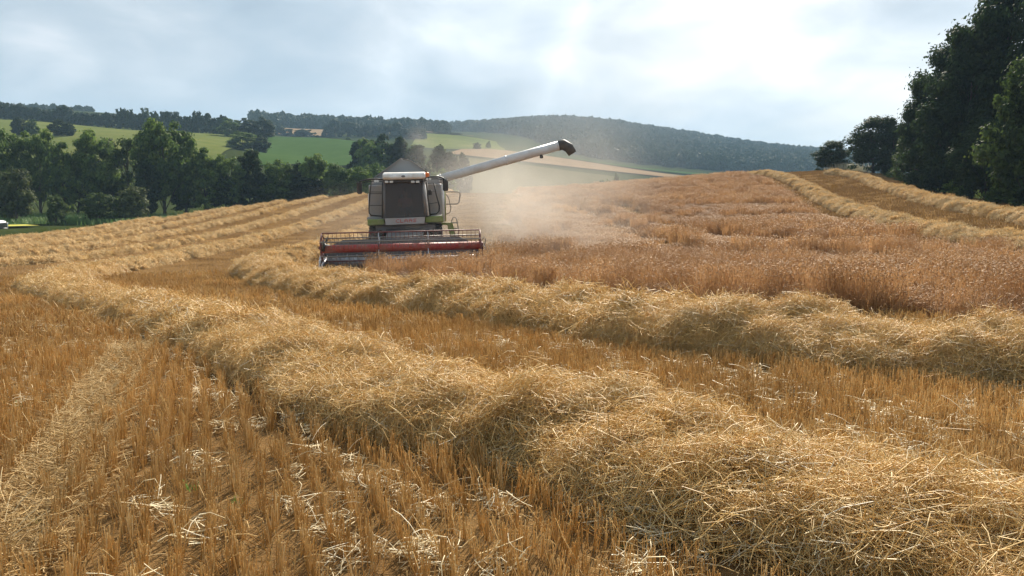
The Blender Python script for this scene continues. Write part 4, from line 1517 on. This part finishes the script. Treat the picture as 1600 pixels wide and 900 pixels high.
KINDS = {
    'big': [tree_kind(1000 + s, 'tall', 15, 9.5, .6, 130, 30000, .25, M_LEAF['dark'], .28, 16) for s in range(3)],
    'edge': [tree_kind(1010 + s, 'bush', 9, 7, .2, 90, 16000, .22, M_LEAF['light' if s == 1 else 'dark'], .14, 12) for s in range(3)],
    'belt': [tree_kind(1020 + s, 'round', 13, 8.5, 2.6, 95, 9000, .38, M_LEAF['mid'], .24, 12) for s in range(4)],
    'beltdark': [tree_kind(1030 + s, 'tall', 12, 6.5, 1.2, 85, 8000, .38, M_LEAF['dark' if s else 'mid'], .2, 10) for s in range(3)],
    'airy': [tree_kind(1040, 'round', 13, 7.5, 5.0, 34, 2400, .36, M_LEAF['light'], .2, 26)],
    'small': [tree_kind(1050 + s, 'bush', 5.5, 5, .5, 60, 6500, .26, M_LEAF['olive' if s % 2 else 'light'], .14, 10) for s in range(3)],
    'conifer': [tree_kind(1060 + s, 'cone', 15, 8, .3, 120, 8000, .48, M_LEAF['dark'], .22, 6) for s in range(2)],
    'hedge': [tree_kind(1070 + s, 'bush', 8, 9, .1, 45, 2000, .75, M_LEAF['far'], .2, 5) for s in range(4)],
    'hill': [tree_kind(1080 + s, 'round', 10, 8, .3, 75, 4500, .5, M_LEAF['dark' if s else 'mid'], .2, 6) for s in range(3)],
    'brush': [tree_kind(1090 + s, 'bush', 2.2, 3, .0, 34, 2600, .17, M_LEAF['mid' if s else 'dark'], .05, 8) for s in range(3)],
}


def tree(kind, px, top, width, Y, label, group=None, name='tree', cat='tree', var=None, sink=0.0, tw=1.0, ground=None):
    """a tree whose foot stands on the ground at picture column px and distance Y, reaching up to row top"""
    ps = KINDS[kind]; k = ps[(var if var is not None else rng.integers(0, 99)) % len(ps)]
    d = ray(px, 300)
    x = d.x * Y / d.y
    z = h1(x, Y) - .1 - sink
    ht = at(px, top, Y).z - z
    wd = width * Y / F
    o = empty(name, (x, Y, z), rng.uniform(0, 6.28))
    o.scale = (wd / k['w'], wd / k['w'], max(ht, .8) / k['h'] / 1.02)
    tag(o, label, cat, group)
    t = link(bpy.data.objects.new('trunk', k['trunk']), o)
    c = link(bpy.data.objects.new('crown', k['crown']), o)
    return o


# tall dark wood edge on the right
G = 'tall dark trees along the right field edge'
tree('big', 1452, 92, 104, 78, 'tall dark tree at the left end of the tall row, ragged against the sky', G, var=0)
tree('big', 1484, 58, 120, 74, 'dense dark tree between the left end of the tall row and the leaning one', G, var=2)
tree('big', 1512, 18, 128, 70, 'tall dark tree leaning over the field edge, second of the tall row', G, var=1)
tree('big', 1560, -60, 150, 68, 'tallest dark tree of the right wood, cut by the top of the picture', G, var=2)
tree('big', 1640, -60, 170, 62, 'dark tree at the right picture edge behind the yellowish green one', G, var=0)
tree('edge', 1610, 75, 135, 55, 'yellowish green tree in front of the dark wood, cut by the right picture edge', G, var=1)
tree('edge', 1540, 190, 110, 62, 'low dark leafy tree filling the foot of the tall row', G, var=0)
tree('edge', 1478, 205, 92, 72, 'green leafy bush tree under the left end of the tall dark row', G, var=2)
G = 'smaller trees where the field crests on the right'
tree('edge', 1422, 208, 62, 86, 'yellow-green small tree between the tall wood and the round dark one', G, var=1)
tree('edge', 1363, 184, 92, 100, 'round dark tree on the field crest, spiky top against the sky', G, var=0)
tree('edge', 1393, 186, 46, 98, 'narrow dark tree just right of the round dark one on the crest', G, var=2)
tree('edge', 1297, 221, 58, 108, 'lone shrub on the field crest beside the pale dry grass', G, 'shrub', 'shrub', var=0)
G = 'brushwood at the foot of the right wood'
for i, (px, top, w, Y, lab) in enumerate([
        (1440, 268, 44, 78, 'low brush under the green bush at the left end of the wood'), (1500, 280, 48, 68, 'low dark brush at the foot of the leaning tree'),
        (1572, 290, 70, 57, 'low brush below the dark leafy tree on the right'), (1612, 292, 60, 54, 'low dark brush at the right picture edge under the yellowish tree'),
        (1400, 262, 30, 92, 'small brush beneath the yellow-green tree on the crest')]):
    tree('brush', px, top, w, Y, lab, G, 'bush', 'bush', var=i)

# tree belt in the valley on the left
G = 'tree belt along the valley on the left'
BELT = [
    ('belt', -22, 196, 66, 118, 'valley tree cut by the left picture edge'),
    ('belt', 14, 198, 56, 122, 'broad leafy valley tree above the white vehicle'),
    ('belt', 62, 200, 60, 124, 'rounded valley tree second in from the left, above the stunted bush'),
    ('beltdark', 100, 222, 44, 120, 'dark slim valley tree behind the stunted bush'),
    ('belt', 150, 198, 62, 122, 'wide-crowned valley tree left of the airy one'),
    ('airy', 201, 208, 54, 126, 'airy tree showing the bright pasture through its thin branches'),
    ('belt', 256, 182, 76, 122, 'tallest tree of the valley belt, rising above the pasture'),
    ('belt', 290, 204, 44, 124, 'tree leaning out on the right side of the tallest valley tree'),
    ('beltdark', 230, 250, 46, 118, 'dark tree under the left flank of the tallest valley tree'),
    ('beltdark', 322, 230, 48, 124, 'pointed dark tree right of the tallest valley tree'),
    ('belt', 358, 240, 46, 126, 'low rounded tree between the pointed one and the copse'),
    ('beltdark', 392, 234, 52, 128, 'dark rounded tree just below the square copse'),
    ('belt', 432, 246, 46, 130, 'low tree standing below the bright green field, left one'),
    ('beltdark', 463, 252, 38, 132, 'low dark tree below the middle of the bright green field'),
    ('belt', 493, 238, 46, 132, 'round tree below the right part of the bright green field'),
    ('belt', 530, 254, 46, 130, 'leafy tree left of the harvester, below the dark conifers'),
    ('belt', 562, 258, 40, 128, 'pale green leafy tree right beside the left mirror of the harvester'),
    ('beltdark', 30, 262, 60, 126, 'dark understorey tree behind the big round valley bush'),
    ('beltdark', 180, 262, 56, 126, 'dark understorey tree beneath the airy tree'),
    ('beltdark', 290, 262, 60, 126, 'dark understorey tree under the right flank of the tallest valley tree'),
    ('beltdark', 350, 270, 60, 126, 'dark understorey tree below the low rounded one'),
    ('beltdark', 420, 274, 66, 130, 'dark understorey tree close above the straw field crest'),
    ('beltdark', 480, 276, 64, 130, 'dark understorey tree left of the dust haze'),
    ('beltdark', 120, 255, 60, 127, 'dark understorey tree between the wide-crowned tree and the left edge'),
]
for i, (k, px, top, w, Y, lab) in enumerate(BELT):
    tree(k, px, top, w, Y, lab, G, var=i)
G = 'small bushy trees in front of the valley belt'
tree('small', 24, 264, 64, 104, 'big round olive bush tree beside the yellow mown strip', G, var=1)
tree('small', 86, 306, 32, 100, 'stunted dark bush standing alone in the green meadow', G, 'bush', 'bush', var=2)
tree('small', 154, 297, 52, 104, 'rounded green bush right of the stunted one at the field edge', G, 'bush', 'bush', var=0)
tree('small', 206, 292, 56, 106, 'olive bush with drooping sides, farthest right of the meadow bushes', G, 'bush', 'bush', var=1)
G = 'dark trees behind the harvester'
for i, (k, px, top, w, Y, lab) in enumerate([
        ('hill', 578, 220, 60, 200, 'dark tree at the left shoulder of the conifer clump'), ('conifer', 560, 216, 52, 205, 'dark spire at the left end of the conifer clump'),
        ('hill', 603, 208, 66, 205, 'lighter topped tree in the middle of the conifer clump'), ('conifer', 626, 209, 66, 205, 'broad dark conifer right of the lighter topped tree'),
        ('conifer', 650, 214, 56, 200, 'dark conifer at the right end of the clump, by the gap'), ('conifer', 686, 222, 56, 205, 'dark conifer just right of the gap behind the beacon'),
        ('conifer', 704, 225, 50, 205, 'dark conifer behind the root of the unloading pipe'), ('hill', 722, 238, 30, 210, 'dim tree in the dust above the unloading pipe'),
        ('belt', 588, 252, 40, 150, 'leafy tree just left of the opened tank covers'), ('belt', 690, 262, 44, 150, 'pale green tree behind the beacon'),
        ('hill', 668, 250, 30, 190, 'low tree in the gap between the two conifer groups')]):
    tree(k, px, top, w, Y, lab, G, var=i)
G = 'trees standing on the pasture slope'
for i, (k, px, top, w, Y, lab) in enumerate([
        ('hill', 363, 185, 34, 330, 'dark round tree at the left end of the square copse'), ('hill', 388, 184, 34, 335, 'textured tree in the middle of the square copse'),
        ('hill', 412, 183, 38, 335, 'textured tree at the right end of the square copse'), ('hill', 382, 206, 50, 260, 'dark round tree below the square copse'),
        ('hill', 410, 212, 26, 262, 'small dark tree at the corner of the green field'), ('hill', 38, 182, 24, 255, 'small dark tree high on the pasture, left one of a pair'),
        ('hill', 57, 187, 18, 255, 'small dark tree high on the pasture, right one of a pair'), ('hill', 97, 186, 26, 255, 'pale round tree alone in the pasture slope'),
        ('hill', 114, 190, 18, 255, 'little dark tree right beside the pale round one')]):
    tree(k, px, top, w, Y, lab, G, var=i)

# hedge of trees along the skyline
G = 'trees of the long hedge along the left skyline'
ORD = ('first second third fourth fifth sixth seventh eighth ninth tenth eleventh twelfth thirteenth fourteenth fifteenth sixteenth seventeenth eighteenth nineteenth twentieth '
       'twenty-first twenty-second twenty-third twenty-fourth twenty-fifth twenty-sixth twenty-seventh twenty-eighth twenty-ninth').split()
tops = [(-30, 157), (4, 157), (14, 158), (26, 157), (38, 160), (50, 165), (62, 166), (75, 167), (90, 169), (104, 165), (112, 163), (124, 172), (138, 174), (150, 175), (162, 175), (178, 172),
        (194, 168), (205, 169), (218, 176), (230, 171), (246, 173), (262, 172), (276, 173), (288, 178), (302, 180), (314, 172), (326, 175), (340, 180), (352, 179)]
for i, (px, tp) in enumerate(tops):
    tree('hedge', px, tp + 1, 21, 362, ORD[i] + ' tree from the left in the long dark hedge along the skyline', G, var=i)
tree('airy', 231, 166, 14, 366, 'little tree with a flat round top sticking up from the skyline hedge', None)
G = 'trees of the wood on the far skyline behind the green field'
for i, (px, tp, w, Y, lab) in enumerate([(*q, ORD[k]) for k, q in enumerate(sorted([(515, 192, 18, 560), (526, 186, 22, 560), (545, 190, 22, 565), (560, 192, 20, 560), (574, 192, 22, 565), (590, 194, 22, 560), (604, 193, 20, 565),
                                    (618, 191, 26, 560), (634, 199, 20, 560), (648, 199, 20, 565), (660, 200, 16, 560), (452, 201, 18, 556), (437, 195, 24, 560), (426, 188, 20, 570)]))]):
    tree('hedge', px, tp, w * 1.15, Y, lab + ' dark tree from the left in the skyline wood beyond the green field', G, var=i)
tree('hedge', 478, 202, 34, 545, 'oval dark tree in front of the small ripe field near the skyline', None, var=1)
G = 'single bushes along the far field edges'
for i, (px, tp, w, Y, lab) in enumerate([(546, 214, 8, 440, 'tiny dark bush at the right end of the narrow ripe strip'), (498, 211, 8, 440, 'tiny dark bush on the narrow ripe strip above the green field'),
                                         (746, 222, 12, 470, 'small dark bush on the pale meadow below the wooded ridge, left of two'), (764, 221, 8, 480, 'small dark bush on the pale meadow below the wooded ridge, right of two'),
                                         (690, 205, 22, 660, 'small tree on the far field edge at the foot of the wooded ridge'), (712, 207, 20, 665, 'round bush on the far field edge below the left end of the ridge')]):
    tree('hill', px, tp, w, Y, lab, G, 'bush', 'bush', var=i)
tree('small', 944, 276, 40, 230, 'bright yellow-green bush showing over the crop horizon', None, 'bush', 'bush', var=0)
tree('small', 963, 270, 12, 260, 'small dark bush beside the bright yellow-green one', None, 'bush', 'bush', var=2)


# wooded ridge and far woods: one mass each
def far_crown(seed, mat):
    g = np.random.default_rng(seed)
    import bmesh
    bm = bmesh.new(); bmesh.ops.create_icosphere(bm, subdivisions=4, radius=1)
    for v in bm.verts:
        c = v.co.copy()
        q = c * 1.7 + Vector((seed * 3.1, 0, 0))
        r_ = 1 + .36 * mnoise.noise(q) + .30 * mnoise.noise(q * 2.3) + .22 * mnoise.noise(q * 5.1)
        v.co = Vector((c.x * 7 * r_, c.y * 7 * r_, 8.0 + c.z * 9 * r_))
    me = bpy.data.meshes.new('far_crown'); bm.to_mesh(me); bm.free()
    at_ = me.attributes.new('rnd', 'FLOAT', 'POINT')
    at_.data.foreach_set('value', np.clip(g.normal(.45, .1, len(me.vertices)), 0, 1).astype(np.float32))
    me.materials.append(mat)
    return proto(me)


FARC = [far_crown(2000 + s, M_LEAF['far']) for s in range(4)]


def forest(name, label, pxs, near, far, dens, sc=.6):
    """near/far: distance limits by picture column"""
    a0, a1 = pxs[0], pxs[-1]
    Ym = max(far)
    n = int(dens * (a1 - a0) * Ym / F * (Ym - min(near)))
    px = rng.uniform(a0, a1, n); Y = np.sqrt(rng.uniform(min(near) ** 2, Ym ** 2, n))
    k = (Y > np.interp(px, pxs, near) + rng.normal(0, 6, n)) & (Y < np.interp(px, pxs, far))
    px, Y = px[k], Y[k]
    x = (px - 800) / F * Y
    n = len(x)
    o = scatter(name, np.stack([x, Y, H(x, Y) - .5], 1), np.stack([np.zeros(n), np.zeros(n), rng.uniform(0, 6.28, n)], 1),
                np.stack([s := sc * rng.uniform(.75, 1.25, n), s, s * rng.uniform(.8, 1.15, n)], 1), rng.integers(0, 4, n), FARC)
    tag(o, label, 'forest')


forest('forest', 'hazy blue-green wooded ridge beyond the harvested field', [690, 740, 800, 850, 900, 1000, 1200, 1750], [1100, 980, 930, 800, 690, 655, 650, 650], [1300] * 8, .023, .56)
forest('forest', 'thin line of far woodland behind the small ripe field on the skyline', [400, 520, 700], [690, 690, 700], [800, 800, 800], .025, .5)
forest('forest', 'far wooded hilltop peeping over the skyline hedge on the left', [40, 60, 130, 160], [650, 650, 650, 690], [760, 760, 740, 700], .025, .27)

# pale dry grasses on the crest and tiny green weeds in the stubble


def blades(name, label, cat, pts, n, rad, h, w, stops):
    g = np.random.default_rng(len(name) + n)
    c = np.array(pts)[g.integers(0, len(pts), n)]
    x = c[:, 0] + g.normal(0, rad, n); y = c[:, 1] + g.normal(0, rad, n)
    z = H(x, y)
    hh = h * g.uniform(.5, 1.1, n)
    bs = np.stack([x, y, z], 1); tp = bs + np.stack([g.normal(0, .25, n) * hh, g.normal(0, .25, n) * hh, hh], 1)
    me = stalks(name, bs, tp, np.zeros((n, 3)), w, w * .5, g.random(n), fibre_mat(name, stops, .35, .5, .3), 2, 2)
    o = link(bpy.data.objects.new(name, me))
    tag(o, label, cat, kind='stuff')


gp = [tuple(at(px, 268, 106 + (px - 1310) * -.1)[:2]) for px in range(1306, 1345, 4)]
blades('dry_grass', 'pale dry grass tuft on the crest between the lone shrub and the round dark tree', 'grass', gp, 900, .7, 1.0, .02, [(0, (.45, .40, .25)), (1, (.7, .65, .5))])
wp = [tuple(on_ground(*p)) for p in [(53, 832), (155, 655), (27, 640), (300, 770), (1040, 862), (972, 868), (375, 795)]]
blades('weeds', 'tiny green weed sprouts in the stubble and the wheel track', 'weeds', wp, 90, .025, .07, .006, [(0, (.10, .22, .03)), (1, (.22, .36, .06))])
vg = [tuple(at(px, 340, Y)[:2]) for px in range(0, 330, 3) for Y in (101, 106, 112, 118)]
blades('meadow_grass', 'tall green grass strip in front of the valley tree belt', 'grass', vg, 9000, .9, .7, .05, [(0, (.06, .13, .03)), (.7, (.12, .22, .05)), (1, (.25, .30, .10))])

# white vehicle parked by the mown strip, cut by the left picture edge
vx, vy = at(-33, 350, 86)[:2]
M_VW = surf_mat('vehicle_white', (.80, .80, .80), .25, 0, .5, coat=.5)
M_VG = surf_mat('vehicle_glass', (.03, .035, .04), .08, 0, .6)
van = empty('parked_van', (vx, vy, h1(vx, vy) + .05), R(4))
van.scale = (1, 1, 1)
tag(van, 'white van with dark windows parked by the yellow mown strip at the left picture edge', 'van')
vh = at(-10, 344.5, 86).z - h1(vx, vy) - .05
b = MB(); b.prism([(-2.3, .35), (-2.35, vh - .95), (-2.2, vh - .72), (-2.0, vh - .2), (-1.7, vh - .04), (1.9, vh), (2.2, vh - .12), (2.32, vh - .75), (2.36, .45), (2.2, .3)], -.9, .9, 'y')
bd = b.build('van_body', M_VW, van); bd.modifiers.new('bevel', 'BEVEL').width = .07
for s in (-1, 1):
    for x0, x1 in ((-1.75, -.75), (-.65, .55), (.65, 1.95)):
        b = MB(); b.box(x0, x1, min(s * .895, s * .915), max(s * .895, s * .915), vh - .78, vh - .24, .0); b.build('side_window', M_VG, van)
    for x_ in (-1.45, 1.45):
        b = MB(); b.lathe([(-.1, .2), (-.11, .3), (-.06, .34), (.06, .34), (.11, .3), (.1, .2)], 24, 'x', (0, 0, 0))
        b.v = [(q[1] + x_, q[0] + s * .84, q[2] + .34) for q in b.v]; b.build('wheel', M_RUBBER, van)
b = MB(); b.box(2.345, 2.36, -.75, .75, vh - .72, vh - .25); b.build('rear_window', M_VG, van)
for s in (-1, 1):
    b = MB(); b.box(-1.9, 2.0, min(s * .7, s * .74), max(s * .7, s * .74), vh + .02, vh + .06); b.build('roof_rail', M_BLACK, van)

# ------------------------------------------------------------------ dust and haze
def vol_mat(name, col, dens, ani=.0):
    m, nt, N, L = new_mat(name)
    out = N('ShaderNodeOutputMaterial'); p = N('ShaderNodeVolumePrincipled')
    p.inputs['Color'].default_value = (*col, 1); p.inputs['Anisotropy'].default_value = ani
    p.inputs['Density'].default_value = dens
    L(p.outputs[0], out.inputs['Volume'])
    return m, nt, N, L, p


def dust_cloud(name, label, c, rad, rot, dens, nscale, seed, soft=1.0):
    """lumpy ellipsoid; the dust thins out towards its skin"""
    g = 24
    vs, fs = [], []
    for i in range(g + 1):
        th = math.pi * i / g
        for j in range(2 * g):
            ph = math.pi * j / g
            d = Vector((math.sin(th) * math.cos(ph), math.sin(th) * math.sin(ph), math.cos(th)))
            vs.append(d)
    for i in range(g):
        for j in range(2 * g):
            l = (j + 1) % (2 * g)
            fs.append((i * 2 * g + j, (i + 1) * 2 * g + j, (i + 1) * 2 * g + l, i * 2 * g + l))
    me = bpy.data.meshes.new(name); me.from_pydata([tuple(v) for v in vs], [], fs)
    import bmesh
    bm = bmesh.new(); bm.from_mesh(me); bmesh.ops.remove_doubles(bm, verts=bm.verts, dist=1e-5); bmesh.ops.recalc_face_normals(bm, faces=bm.faces); bm.to_mesh(me); bm.free()
    m, nt, N, L, p = vol_mat(name, (.60, .57, .53), 0, .35)
    tc = N('ShaderNodeTexCoord')
    ln = N('ShaderNodeVectorMath'); ln.operation = 'LENGTH'; L(tc.outputs['Object'], ln.inputs[0])
    fall = math_node(nt, 'SUBTRACT', 1.0, ln.outputs['Value'], True)
    fall = math_node(nt, 'POWER', fall, 1.6 * soft)
    nz = noise_node(nt, nscale, 4, .6, 'Position', .4)
    nz = math_node(nt, 'MULTIPLY', math_node(nt, 'SUBTRACT', nz, .36), 3.2, False)
    nz = math_node(nt, 'MAXIMUM', nz, .04)
    L(math_node(nt, 'MULTIPLY', math_node(nt, 'MULTIPLY', fall, nz), dens), p.inputs['Density'])
    me.materials.append(m)
    o = link(bpy.data.objects.new(name, me))
    o.location = c; o.scale = rad; o.rotation_euler = rot
    tag(o, label, 'dust', kind='stuff')
    return o


dust_cloud('dust', 'tan dust billowing out behind the harvester over the crop', (-.2, 43.0, .8), (7.0, 12, 4.6), (0, R(-8), R(20)), .19, .24, 1)
dust_cloud('dust', 'thin veil of dust drifting high above the unloading pipe', (2.5, 50, 4.2), (10, 14, 8.5), (0, R(-14), R(12)), .034, .14, 2)
dust_cloud('dust', 'small puff of dust rising from the opened tank covers', (CX + .3, 37.8, CZ + 5.0), (1.0, 1.2, 1.3), (0, 0, 0), .35, .9, 3)
dust_cloud('dust', 'dust hanging round the cutting reel in front of the cab', (CX - .2, 32.6, CZ + 1.3), (2.2, 1.6, 1.2), (0, 0, 0), .10, .6, 4)
dust_cloud('dust', 'light dust left of the harvester over the straw rows', (-8, 43, 0.2), (4, 8, 2.4), (0, 0, R(10)), .05, .25, 5)

HB = 3400.0
zlo, zhi = -9.0, 195.0
b = MB(); b.box(-HB, HB, -HB, HB, zlo, zhi)
hz, nt_, N_, L_, p_ = vol_mat('haze', (.50, .74, 1.0), .00024, .0)
o = b.build('haze', hz)
tag(o, kind='stuff')
o['label'] = 'pale blue summer haze over the valley'
